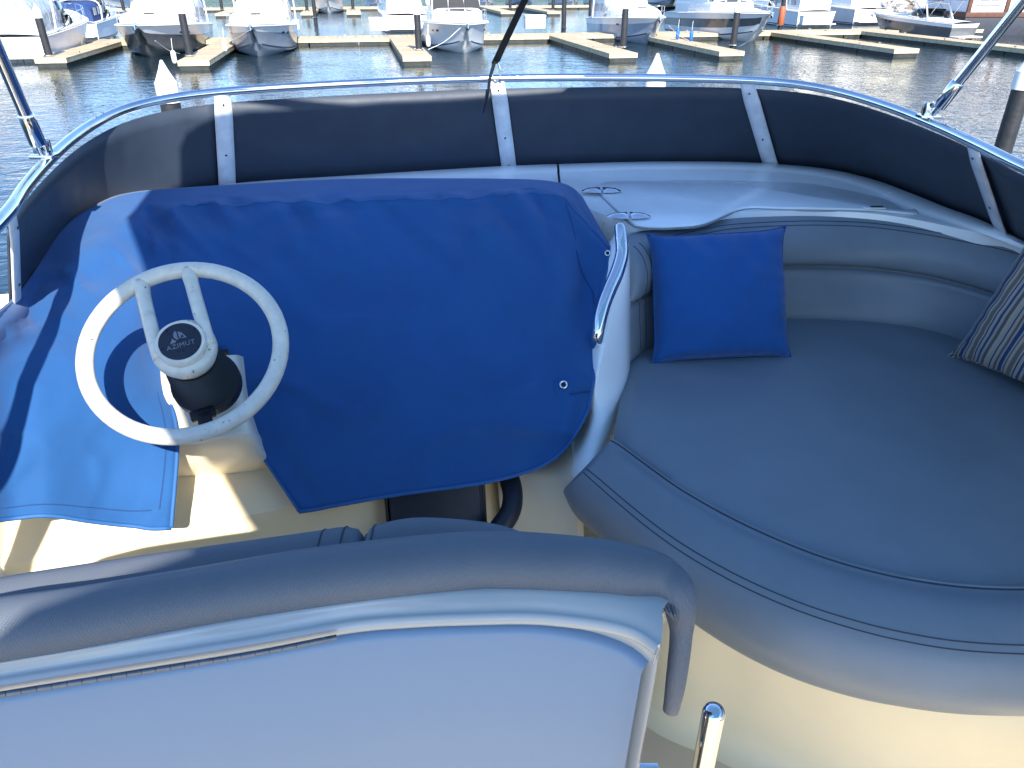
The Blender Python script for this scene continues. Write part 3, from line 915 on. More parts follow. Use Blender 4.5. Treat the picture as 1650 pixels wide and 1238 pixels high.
# striped cloth: woven stripes across the width
ms = mat('striped_cloth', (.3, .3, .3), .8, spec=.2, sheen=.1)
nt = ms.node_tree
at_ = nt.nodes.new('ShaderNodeUVMap'); at_.uv_map = 'UVMap'
sx = nt.nodes.new('ShaderNodeSeparateXYZ'); nt.links.new(at_.outputs[0], sx.inputs[0])
cr_ = nt.nodes.new('ShaderNodeValToRGB'); cr_.color_ramp.interpolation = 'CONSTANT'
mul = nt.nodes.new('ShaderNodeMath'); mul.operation = 'MULTIPLY'; mul.inputs[1].default_value = 4.0
frc = nt.nodes.new('ShaderNodeMath'); frc.operation = 'FRACT'
nt.links.new(sx.outputs[0], mul.inputs[0]); nt.links.new(mul.outputs[0], frc.inputs[0]); nt.links.new(frc.outputs[0], cr_.inputs[0])
stripes = [(0, (.28, .26, .225)), (.07, (.02, .035, .10)), (.10, (.29, .27, .24)), (.17, (.10, .09, .08)), (.23, (.29, .27, .24)), (.27, (.02, .045, .13)), (.36, (.28, .26, .225)), (.40, (.08, .08, .085)),
           (.43, (.31, .285, .25)), (.50, (.13, .115, .10)), (.60, (.31, .29, .26)), (.64, (.02, .03, .08)), (.67, (.30, .28, .25)), (.74, (.025, .05, .13)), (.80, (.29, .27, .24)), (.86, (.09, .085, .08)), (.94, (.31, .285, .25))]
el = cr_.color_ramp.elements
el[0].position = 0; el[0].color = (*stripes[0][1], 1)
el[1].position = stripes[1][0]; el[1].color = (*stripes[1][1], 1)
for p_, c_ in stripes[2:]:
    e_ = el.new(p_); e_.color = (*c_, 1)
nt.links.new(cr_.outputs[0], nt.nodes['Principled BSDF'].inputs['Base Color'])
bl_ = at_z(1527, 574, ZS + .01); tl_ = at_d(1668, 352, 1.70)
br_ = Vector((bl_.x + .20, bl_.y - .36, ZS + .012)); tr_ = br_ + (tl_ - bl_) + Vector((.03, 0, -.02))
sp_ = pillow('throw_pillow', 'striped grey, blue and beige pillow at the right end of the lounge', (tl_, tr_, br_, bl_), .07, ms, seed=9)
for ch in sp_.children:
    me = ch.data
    uv = me.uv_layers.new(name='UVMap')
    a_, b_ = Vector(bl_), Vector(br_); ax = (b_ - a_); L2 = ax.length_squared
    vy = (tl_ - bl_)
    wm = WM[sp_]
    for lp_ in me.loops:
        p = wm @ me.vertices[lp_.vertex_index].co
        # solve the in-plane coordinates of the pillow
        A = np.array([[ax.dot(ax), ax.dot(vy)], [ax.dot(vy), vy.dot(vy)]]); r_ = np.array([(p - a_).dot(ax), (p - a_).dot(vy)])
        s1, s2 = np.linalg.solve(A, r_)
        uv.data[lp_.index].uv = (s1, s2)

# ================================================================== BLUE HELM COVER
cols = [
 [(-130, 590, 1.11), (-130, 625, 1.10), (-130, 680, 1.09), (-130, 730, 1.08), (-130, 790, 1.08), (-130, 850, 1.08)],
 [(0, 500, 1.37), (0, 530, 1.36), (0, 575, 1.34), (0, 650, 1.31), (0, 750, 1.29), (0, 838, 1.26)],
 [(46, 452, 1.57), (55, 487, 1.52), (65, 545, 1.44), (72, 630, 1.38), (75, 740, 1.33), (75, 831, 1.30)],
 [(102, 368, 1.78), (122, 417, 1.67), (140, 500, 1.54), (150, 610, 1.46), (150, 730, 1.40), (150, 841, 1.36)],
 [(162, 327, 1.93), (190, 375, 1.80), (208, 480, 1.64), (215, 605, 1.52), (218, 730, 1.44), (215, 848, 1.40)],
 [(212, 311, 2.0), (235, 345, 1.90), (250, 460, 1.73), (262, 600, 1.58), (285, 700, 1.49), (276, 851, 1.43)],
 [(300, 303, 2.03), (305, 330, 1.93), (335, 450, 1.79), (374, 592, 1.69), (398, 692, 1.63), (482, 825, 1.60)],
 [(400, 297, 2.05), (400, 326, 1.94), (430, 450, 1.81), (460, 590, 1.72), (480, 695, 1.66), (545, 814, 1.62)],
 [(560, 289, 2.06), (560, 321, 1.95), (575, 450, 1.82), (600, 590, 1.74), (620, 690, 1.68), (650, 796, 1.64)],
 [(740, 288.5, 2.06), (740, 317, 1.96), (745, 450, 1.83), (750, 590, 1.75), (760, 680, 1.69), (775, 779, 1.65)],
 [(850, 290, 2.06), (855, 310, 1.98), (868, 450, 1.85), (878, 580, 1.76), (870, 670, 1.70), (850, 760, 1.66)],
 [(900, 295, 2.05), (908, 318, 1.965), (918, 450, 1.865), (925, 565, 1.77), (915, 650, 1.705), (893, 739, 1.66)],
 [(922, 303, 2.05), (943, 355, 1.955), (950, 445, 1.885), (942, 550, 1.79), (940, 625, 1.735), (922, 708, 1.69)],
 [(938, 318, 2.06), (984, 400, 1.92), (975, 447, 1.875), (957, 530, 1.81), (958, 595, 1.765), (948, 660, 1.72)],
]
MR, MC = 14, 10
A = np.array(cols, float).transpose(1, 0, 2)            # rows x cols
kf = np.array([.5] * 5 + [.3] + [.13] * (A.shape[1] - 6))[:, None]
A = np.concatenate([A[:2], [A[1] * (1 - kf) + A[2] * kf], A[2:]], 0)     # a tighter bend below the front fold
B = np.array([cr_u(r, MC) for r in A])
Cn = np.stack([cr_u(B[:, j], MR) for j in range(B.shape[1])], 1)
NR, NC = Cn.shape[:2]
P = np.zeros_like(Cn)
for i in range(NR):
    for j in range(NC):
        px, py, dd = Cn[i, j]
        fi = i / MR; fj = j / MC
        fi = fi if fi < 1 else (1 + (fi - 1) * .13 if fi < 2 else (1.13 + (fi - 2) * .87 if fi < 3 else fi - 1))
        amp = 0.0
        # gathers hanging from the front fold
        if fi > .75:
            g = math.exp(-((fi - 1.25) / .55) ** 2) * (1 if 5 < fj < 10.3 else .35)
            ph = px * .078 + (py - 320) * -.06
            amp += g * (.017 * math.sin(ph) * (.6 + .6 * mnoise.noise(Vector((px * .012, py * .01, 0)))) + .005 * math.sin(px * .13 - py * .06))
            # sharper creases raking down and to the right from the fold
            w_ = 1 - abs(mnoise.noise(Vector(((px - .9 * (py - 320)) * .021, (py - 320) * .006, 3.3))))
            amp += g * .026 * (max(0, w_ - .55) / .45) ** 2
        # the fold itself is scalloped where the cloth is gathered
        if .2 < fi < 1.4 and fj > 5:
            amp += .011 * math.exp(-((fi - .9) / .25) ** 2) * mnoise.noise(Vector((px * .03, 0, 8)))
        # pulls and slack over the whole sheet
        w_ = 1 - abs(mnoise.noise(Vector((px * .006 + py * .004, py * .009 - px * .002, 6.6))))
        amp += (.016 if fj > 5.5 else .006) * (max(0, w_ - .6) / .4) ** 2 * min(1, fi)
        amp += .010 * mnoise.noise(Vector((px * .0075, py * .0075, 1.7))) * min(1, fi)
        amp += .0045 * mnoise.noise(Vector((px * .02 + py * .012, py * .006, 5.1))) * min(1, fi)
        # left wing: folds raking down from the shoulder
        if fj < 5.2:
            g = math.exp(-((fi - 2.4) / 1.3) ** 2)
            amp += g * .008 * math.sin(py * .030 + px * .018 + 1.2 * mnoise.noise(Vector((px * .01, py * .01, 9))))
            amp += .012 * math.exp(-(((px - 95) / 22) ** 2 + ((py - 470) / 16) ** 2)) + .010 * math.exp(-(((px - 60) / 60) ** 2 + ((py - 440) / 12) ** 2))
        # pull towards the grommet and the lower right corner
        if fj > 9:
            amp += .006 * math.sin((py + .5 * px) * .03) * math.exp(-((fi - 3.6) / 1.0) ** 2) * min(1, fj - 9)
            amp += .022 * math.exp(-(((px - 900) / 24) ** 2 + ((py - 450) / 70) ** 2)) - .018 * math.exp(-(((px - 938) / 14) ** 2 + ((py - 455) / 50) ** 2))
        if fj > 4.5: py += math.exp(-((fi - 1.02) / .16) ** 2) * (9 * mnoise.noise(Vector((px * .022, 0, 2))) + 6 * mnoise.noise(Vector((px * .06, 0, 4))))
        P[i, j] = at_d(px, py, dd - amp)
# a skirt tucked down behind the back edge
sk = [P[0] + np.array([0, .03, -.035]), P[0] + np.array([0, .025, -.11])]
Pfull = np.concatenate([[sk[1]], [sk[0]], P], 0)
mb = MB().grid(Pfull)
cs, r0 = 5 * MC, 4 * MR + 2                           # the slit for the wheel column
drop = set()
for i in range(r0 - 3, Pfull.shape[0] - 1):
    for j in range(cs, 6 * MC): drop.add((i, j))
nvc = Pfull.shape[1]
mb.F = [f for f in mb.F if (f[0] // nvc, f[0] % nvc) not in drop]
cover = thing('helm_cover', 'royal blue canvas cover draped over the helm console', 'canvas cover', (-.4, 1.6, .9))
solid(part('cloth', mb, M['canvas'], cover, 180), .003, 0)
def hem(pts, r=.0042, name='binding'):
    return part(name, MB().tube(smooth_pts(pts, 1), r, 8), M['canvas_edge'], cover, 180)
hem([Vector(P[-1, j]) for j in range(0, cs + 1)])
hem([Vector(P[i, cs]) for i in range(4 * MR, NR)])
hem([Vector(P[-1, j]) for j in range(6 * MC, NC)])
hem([Vector(P[i, 6 * MC]) for i in range(4 * MR, NR)], .003)
hem([Vector(P[i, -1]) for i in range(MR, NR)])
def onface(px, py, lift=.003):
    d2 = (Cn[..., 0] - px) ** 2 + (Cn[..., 1] - py) ** 2
    i, j = np.unravel_index(np.argmin(d2), d2.shape)
    p = Vector(P[i, j]); v = (CAM - p).normalized()
    q = CAM + ray(px, py) * ((p - CAM).length / ray(px, py).length)
    return q + v * lift
# stitched lines
for l in ([(899, 303), (912, 330), (924, 370), (930, 410), (940, 445), (954, 468), (957, 490)], ):
    part('seam', MB().tube(cr([onface(*p, .006) for p in l], 24), .0014, 5), M['thread'], cover, 0)
for off in (6,):
    part('seam', MB().tube([Vector(P[-4, j]) + Vector((0, -.003, .001)) for j in range(2, cs - 3)], .0011, 5), M['thread'], cover, 0)
    part('seam', MB().tube([Vector(P[i, cs - 2]) + Vector((0, -.003, .001)) for i in range(4 * MR + 4, NR - 3)], .0011, 5), M['thread'], cover, 0)
# reinforcing patch and grommets
pc = [onface(x, y, .0035) for x, y in ((892, 613), (921, 611), (927, 638), (897, 641))]
part('patch', MB().add(pc + [p + (CAM - p).normalized() * .0012 for p in pc], [(4, 5, 6, 7), (0, 1, 5, 4), (1, 2, 6, 5), (2, 3, 7, 6), (3, 0, 4, 7)]), M['canvas'], cover, 0)
part('seam', MB().tube([onface(x, y, .0048) for x, y in ((918, 635), (935, 633), (951, 631))], .0016, 5), M['thread'], cover, 0)
def grommet(px, py, r):
    c = onface(px, py, .006); n = (CAM - c).normalized()
    n = (n + Vector((0, 0, .2)) ).normalized()
    Mq = Matrix.Translation(c) @ n.to_track_quat('Z', 'Y').to_matrix().to_4x4()
    g = part('grommet', MB().tube([Mq @ Vector((r * math.cos(a), r * math.sin(a), 0)) for a in np.linspace(0, 2 * math.pi, 20, endpoint=False)], r * .32, 8, closed=True), M['chrome'], cover, 180)
    part('eye', MB().lathe([(r * .85, -.002), (r * .8, 0.0)], 16, Mq), M['gap'], g, 0)
grommet(908, 620, .0078)
grommet(979, 408, .006)

# ================================================================== BIMINI AND STRAP
bim = thing('bimini_top', 'bimini sunshade carried over the helm on two steel poles from the rail', 'bimini', (-.2, .5, 1.2))
ZB = 2.12
def trace(p):                       # where the sun ray through a point pierces the canopy's level
    p = Vector(p); return p + LDIR * ((ZB - p.z) / LDIR.z)
def pole(b_px, t_px, dt, zt, zbase=1.205):
    b = at_rail(*b_px); t = at_d(*t_px, dt)
    v = (t - b); top = b + v * ((zt - b.z) / v.z)
    b = Vector(rail_c[rail_near(b)])
    v = (top - b).normalized()
    o = part('pole', MB().tube([b + v * .055, b + v * .3, top], .0125, 14), M['steel'], bim, 60)
    part('socket', MB().tube([b + v * .045, b + v * .05, b + v * .115, b + v * .12], [.012, .0165, .0165, .0135], 14), M['steel'], o, 50)
    part('toggle', MB().tube([b + v * .02, b + v * .05], .008, 10), M['steel'], o, 50)
    Mz = Matrix.Translation(b + Vector((0, 0, .014)))
    part('foot', MB().box((0, 0, .0), (.05, .034, .008), Mz, .002).box((0, -.008, .018), (.03, .005, .032), Mz, .001).box((0, .010, .018), (.03, .005, .032), Mz, .001), M['steel'], o, 30)
    pin = part('pin', MB().tube([b + Vector((0, -.018, .034)), b + Vector((0, .02, .034))], .0035, 8), M['steel'], o, 50)
    return top
tp = pole((63, 262), (0, 112), 1.452, ZB)
ts = pole((1499, 198), (1650, 8), 1.655, ZB)
edge = [trace(at_z(30, 1060, .935)), trace(at_z(64, 975, .955)), trace(at_z(312, 888, .905)), trace(at_d(272, 700, 1.30)), trace(at_d(188, 470, 1.38)), trace(at_d(232, 440, 1.72)), trace(at_d(200, 345, 1.84))]
edge += [trace(on_screen(*q)) for q in ((291, 285), (290, 240), (300, 215), (322, 200), (348, 190), (400, 181), (620, 166), (800, 155), (905, 147))]
0 and print('EDGE', [(round(p.x, 2), round(p.y, 2)) for p in edge], 'poles', tp, ts)
port = [Vector((-1.0, -1.8, ZB)), Vector((-.9, -1.3, ZB)), edge[0] + Vector((-.06, -.02, 0))] 
canopy_pts = port + edge[1:] + [Vector((1.05, 2.05, ZB)), Vector((1.30, 1.8, ZB)), Vector((1.62, .2, ZB)), Vector((1.75, -1.8, ZB))]
part('canopy', MB().add(canopy_pts, [tuple(range(len(canopy_pts)))]), M['sunshade'], bim, 0)
for yy, x0 in ((-1.6, -.9), (-.4, -.12)):
    part('bow', MB().tube([Vector((x0, yy, ZB - .03)), Vector((1.6, yy + .4, ZB - .03))], .0125, 10), M['steel'], bim, 60)
part('bow', MB().tube([tp + Vector((0, 0, -.02)), Vector((.2, 1.40, ZB - .025)), ts + Vector((0, 0, -.02))], .0125, 10), M['steel'], bim, 60)
# webbing strap from the canopy's front edge down to the rail
ri = nearest(rail_c, at_rail(797, 125))
rp = Vector(rail_c[ri])
strap = thing('webbing_strap', 'black webbing strap tied down to the middle of the screen rail', 'strap', tuple(rp))
k0 = rp + Vector((-.001, -.012, .052))
top = Vector((.36, 1.62, ZB - .01))
def ribbon(pts, w, side, tw=0.0):
    G = []
    for i, p in enumerate(pts):
        t = (Vector(pts[min(i + 1, len(pts) - 1)]) - Vector(pts[max(i - 1, 0)])).normalized()
        s_ = (side - t * side.dot(t)).normalized()
        s_ = (Matrix.Rotation(tw * i / max(1, len(pts) - 1), 3, t) @ s_)
        nrm = t.cross(s_) * .0008
        G.append([Vector(p) - s_ * w + nrm, Vector(p) + s_ * w + nrm, Vector(p) + s_ * w - nrm, Vector(p) - s_ * w - nrm])
    return MB().grid(G, closed_v=True)
mid = k0.lerp(top, .35) + Vector((-.012, 0, -.012))
part('webbing', ribbon([Vector(v) for v in cr([k0, k0.lerp(top, .1) + Vector((-.006, 0, -.006)), mid, k0.lerp(top, .7), top], 30)], .0125, Vector((1, .25, 0)), 1.1), M['webbing'], strap, 60)
part('knot', MB().tube([k0 + Vector((-.010, 0, -.006)), k0 + Vector((0, -.006, .004)), k0 + Vector((.010, 0, .010))], [.006, .0105, .006], 10), M['webbing'], strap, 180)
tail = cr([k0 + Vector((-.004, -.008, 0)), k0 + Vector((-.020, -.016, -.05)), k0 + Vector((-.028, -.022, -.10)), k0 + Vector((-.044, -.026, -.155))], 16)
part('tail', ribbon([Vector(v) for v in tail], .0085, Vector((.6, -.5, .3)), .6), M['webbing'], strap, 60)
part('shackle', MB().tube([k0 + Vector((.0 + .013 * math.cos(a), -.002, -.030 + .030 * math.sin(a))) for a in np.linspace(0, 2 * math.pi, 24, endpoint=False)], .0028, 8, closed=True), M['steel'], strap, 180)
part('rail_clip', MB().tube([rp + Vector((.012, -.016 * math.cos(a), .016 * math.sin(a))) for a in np.linspace(0, 2 * math.pi, 16, endpoint=False)], .004, 8, closed=True), M['steel'], strap, 180)
# ================================================================== THE MARINA
M['hull_white'] = mat('white_hull', (.72, .73, .74), .2, coat=.3, noise=(1.2, .06))
M['hull_grey'] = mat('grey_hull', (.23, .27, .33), .18, coat=.3, noise=(1.0, .12))
M['hull_blue'] = mat('blue_grey_hull', (.30, .36, .45), .18, coat=.3, noise=(1.0, .12))
M['hull_dark'] = mat('charcoal_hull', (.11, .112, .118), .16, coat=.4, noise=(1.2, .15))
M['boat_deck'] = mat('boat_deck_white', (.78, .78, .76), .35, noise=(1.5, .05))
M['boat_canvas'] = mat('cream_boat_canvas', (.72, .68, .58), .8, noise=(3, .1), bump=[('noise', 3, .4, .08)])
M['white_canvas'] = mat('white_boat_canvas', (.76, .76, .75), .8, noise=(3, .07), bump=[('noise', 3, .4, .08)])
M['dark_canvas'] = mat('charcoal_boat_canvas', (.025, .026, .03), .75, noise=(3, .15), bump=[('noise', 3, .4, .08)])
M['navy_canvas'] = mat('navy_boat_canvas', (.02, .05, .16), .75, noise=(3, .15))
M['glass'] = mat('tinted_glass', (.015, .018, .022), .06, spec=.8)
M['vinyl_clear'] = mat('clear_vinyl', (.34, .38, .42), .12, spec=.8, noise=(2.2, .35), bump=[('noise', 4, .6, .06)])
M['anti'] = mat('antifouling', (.03, .035, .05), .6, noise=(3, .2))
M['stripe'] = mat('boot_stripe', (.02, .03, .06), .3)
M['trim_brown'] = mat('brown_timber', (.11, .045, .028), .6, noise=(4, .2))
M['fender'] = mat('white_fender', (.75, .75, .72), .4, noise=(4, .06))
M['fender_blue'] = mat('blue_fender', (.02, .13, .5), .45)
M['orange'] = mat('orange_wrap', (.36, .10, .04), .6, noise=(9, .2))
M['pile'] = mat('dark_pile', (.022, .023, .026), .5, noise=(3, .35), bump=[('noise', 12, .4, .02)])
M['pile_cap'] = mat('white_pile_cap', (.80, .80, .79), .4, noise=(4, .04))
M['house_white'] = mat('house_boards', (.74, .75, .78), .55, noise=(2, .06))
M['float'] = mat('wet_float', (.03, .032, .028), .5, noise=(2.5, .4), bump=[('noise', 6, .4, .04)])
M['fascia'] = mat('weathered_fascia', (.46, .42, .28), .75, noise=(2.5, .25), bump=[('noise', 12, .3, .02)])

# deck boards: seams across the walk, tone board by board
md = mat('dock_boards', (.50, .39, .25), .8, noise=(5, .2))
nt = md.node_tree; bs = nt.nodes['Principled BSDF']
tc = nt.nodes.new('ShaderNodeTexCoord'); sp_ = nt.nodes.new('ShaderNodeSeparateXYZ'); nt.links.new(tc.outputs['Object'], sp_.inputs[0])
m1 = nt.nodes.new('ShaderNodeMath'); m1.operation = 'MULTIPLY'; m1.inputs[1].default_value = 1 / .145; nt.links.new(sp_.outputs[1], m1.inputs[0])
fl = nt.nodes.new('ShaderNodeMath'); fl.operation = 'FLOOR'; nt.links.new(m1.outputs[0], fl.inputs[0])
wnz = nt.nodes.new('ShaderNodeTexWhiteNoise'); wnz.noise_dimensions = '1D'; nt.links.new(fl.outputs[0], wnz.inputs['W'])
fr = nt.nodes.new('ShaderNodeMath'); fr.operation = 'FRACT'; nt.links.new(m1.outputs[0], fr.inputs[0])
gp = nt.nodes.new('ShaderNodeMath'); gp.operation = 'GREATER_THAN'; gp.inputs[1].default_value = .1; nt.links.new(fr.outputs[0], gp.inputs[0])
mr = nt.nodes.new('ShaderNodeMapRange'); mr.inputs[3].default_value = .8; mr.inputs[4].default_value = 1.2; nt.links.new(wnz.outputs[0], mr.inputs[0])
ml = nt.nodes.new('ShaderNodeMath'); ml.operation = 'MULTIPLY'; nt.links.new(mr.outputs[0], ml.inputs[0])
mr2 = nt.nodes.new('ShaderNodeMapRange'); mr2.inputs[3].default_value = .3; mr2.inputs[4].default_value = 1.0; nt.links.new(gp.outputs[0], mr2.inputs[0]); nt.links.new(mr2.outputs[0], ml.inputs[1])
prev = bs.inputs['Base Color'].links[0].from_socket
mx = nt.nodes.new('ShaderNodeMix'); mx.data_type = 'RGBA'; mx.blend_type = 'MULTIPLY'; mx.inputs[0].default_value = 1
nt.links.new(prev, mx.inputs[6]); nt.links.new(ml.outputs[0], mx.inputs[7]); nt.links.new(mx.outputs[2], bs.inputs['Base Color'])
M['boards'] = md

# ------------------------------------------------------------------ water, bank
mw = bpy.data.materials.new('harbour_water'); mw.use_nodes = True
nt = mw.node_tree; bs = nt.nodes['Principled BSDF']
bs.inputs['Base Color'].default_value = (.010, .024, .032, 1); bs.inputs['Roughness'].default_value = .04
bs.inputs['IOR'].default_value = 1.333
tc = nt.nodes.new('ShaderNodeTexCoord')
last = None
for (sc, st, dist, rot_, sq) in ((.8, 1.0, .045, .3, 1.5), (2.6, 1.0, .034, -.5, 1.3), (6.5, .9, .016, .9, 1.1)):
    mpg = nt.nodes.new('ShaderNodeMapping'); mpg.inputs['Rotation'].default_value = (0, 0, rot_); mpg.inputs['Scale'].default_value = (1, sq, 1)
    nz = nt.nodes.new('ShaderNodeTexNoise'); nz.inputs['Scale'].default_value = sc; nz.inputs['Detail'].default_value = 2
    nt.links.new(tc.outputs['Object'], mpg.inputs[0]); nt.links.new(mpg.outputs[0], nz.inputs['Vector'])
    b_ = nt.nodes.new('ShaderNodeBump'); b_.inputs['Strength'].default_value = st; b_.inputs['Distance'].default_value = dist
    nt.links.new(nz.outputs[0], b_.inputs['Height'])
    if last: nt.links.new(last, b_.inputs['Normal'])
    last = b_.outputs[0]
# calm and ruffled patches
big = nt.nodes.new('ShaderNodeTexNoise'); big.inputs['Scale'].default_value = .16; big.inputs['Detail'].default_value = 3
nt.links.new(tc.outputs['Object'], big.inputs['Vector'])
bm_ = nt.nodes.new('ShaderNodeMapRange'); bm_.inputs[1].default_value = .35; bm_.inputs[2].default_value = .65; bm_.inputs[3].default_value = .45; bm_.inputs[4].default_value = 1.0
nt.links.new(big.outputs[0], bm_.inputs[0])
for n_ in nt.nodes:
    if n_.bl_idname == 'ShaderNodeBump': nt.links.new(bm_.outputs[0], n_.inputs['Strength'])
nt.links.new(last, bs.inputs['Normal'])
w = part('water', MB().add([(-900, -900, WATER), (900, -900, WATER), (900, 1200, WATER), (-900, 1200, WATER)], [(0, 1, 2, 3)]), mw, None, 0)
w['kind'] = 'structure'

M['hill'] = mat('added_hill_woods', (.055, .075, .035), .9, noise=(.02, .45), bump=[('noise', .15, 1, 4)])  # unseen hills, added to darken what the water reflects
G = []
for u in np.linspace(-700, 700, 90):
    row = []
    for v, z in ((0, -1), (12, 2), (40, 14), (90, 26), (160, 36), (260, 30)):
        row.append((u, 330 + v + 25 * mnoise.noise(Vector((u * .004, v * .01, 2))), WATER + z * (1 + .45 * mnoise.noise(Vector((u * .006, v * .008, 7))))))
    G.append(row)
o = part('added_hills', MB().grid(G), M['hill'], None, 60); o['kind'] = 'structure'
def lake(px, py, z): return at_z(px, py, z)
def uv(p): return p.x * D.x + p.y * D.y, p.x * S.x + p.y * S.y       # (along, across) in the marina's own grid
def gp_(a, c, z): return Vector((D.x * a + S.x * c, D.y * a + S.y * c, z))
MA, _ = uv(at_z(550, 62, DOCK))           # near edge of the main walk

def dock(name, label, a0, a1, c0, c1, cat='dock', group=None, z=DOCK, th=.42):
    ca, cc = (a0 + a1) / 2, (c0 + c1) / 2
    t = thing(name, label, cat, tuple(gp_(ca, cc, WATER - .1)), YAW if (a1 - a0) >= (c1 - c0) else YAW + math.pi / 2, group)
    lx, ly = ((c1 - c0), (a1 - a0)) if (a1 - a0) >= (c1 - c0) else ((a1 - a0), (c1 - c0))
    h = z - (WATER - .1)
    part('deck', MB().box((0, 0, h - .03), (lx, ly, .06), None, .008), M['boards'], t, 0, local=True)
    part('fascia', MB().box((0, 0, h - .15), (lx - .01, ly - .01, .18)), M['fascia'], t, 0, local=True)
    nseg = max(2, int(ly / 3.2))
    for k in range(nseg):
        L = ly / nseg
        part('float', MB().box((0, -ly / 2 + L * (k + .5), (h - .25) / 2 - .1), (lx - .12, L - .10, h - .25 + .2), None, .02), M['float'], t, 0, local=True)
    # cleats along the edges
    n = max(2, int(ly / 5))
    for k in range(n):
        y = -ly / 2 + ly * (k + .5) / n
        for sx in (-1, 1):
            part('cleat', MB().box((sx * (lx / 2 - .12), y, h + .03), (.03, .06, .06)).box((sx * (lx / 2 - .12), y, h + .07), (.035, .22, .03)), M['steel'], t, 0, local=True)
    return t

PILE_MESH = {}
def piling(px, py, label, top=None, cap=True, z0=DOCK, r=.185, wrap=None, pos=None, group='dark mooring pilings with the marina docks', capz=-.15):
    p = pos if pos is not None else at_z(px, py, z0)
    t = thing('mooring_piling', label, 'piling', (p.x, p.y, WATER), 0, group)
    zt = (capz if top is None else top) - WATER
    k = round(zt, 2), r
    mb = MB().lathe([(r, -1.0), (r * 1.0, 0), (r * .99, zt * .5), (r * .985, zt)], 18)
    part('pile', mb, M['pile'], t, 60, local=True)
    if cap:
        part('cap', MB().lathe([(r * 1.09, zt - .22), (r * 1.10, zt + .10), (r * .95, zt + .13), (r * .5, zt + .29), (.02, zt + .45), (.003, zt + .455)], 20), M['pile_cap'], t, 30, local=True)
    if z0 == DOCK and pos is None:
        part('guide_ring', MB().lathe([(r + .02, .47), (r + .09, .47), (r + .09, .53), (r + .02, .53)], 16), M['steel'], t, 40, local=True)
    if wrap: part('fender_wrap', MB().lathe([(r + .03, wrap[0]), (r + .07, wrap[0] + .05), (r + .07, wrap[1] - .05), (r + .03, wrap[1])], 16), M['orange'], t, 40, local=True)
    return t

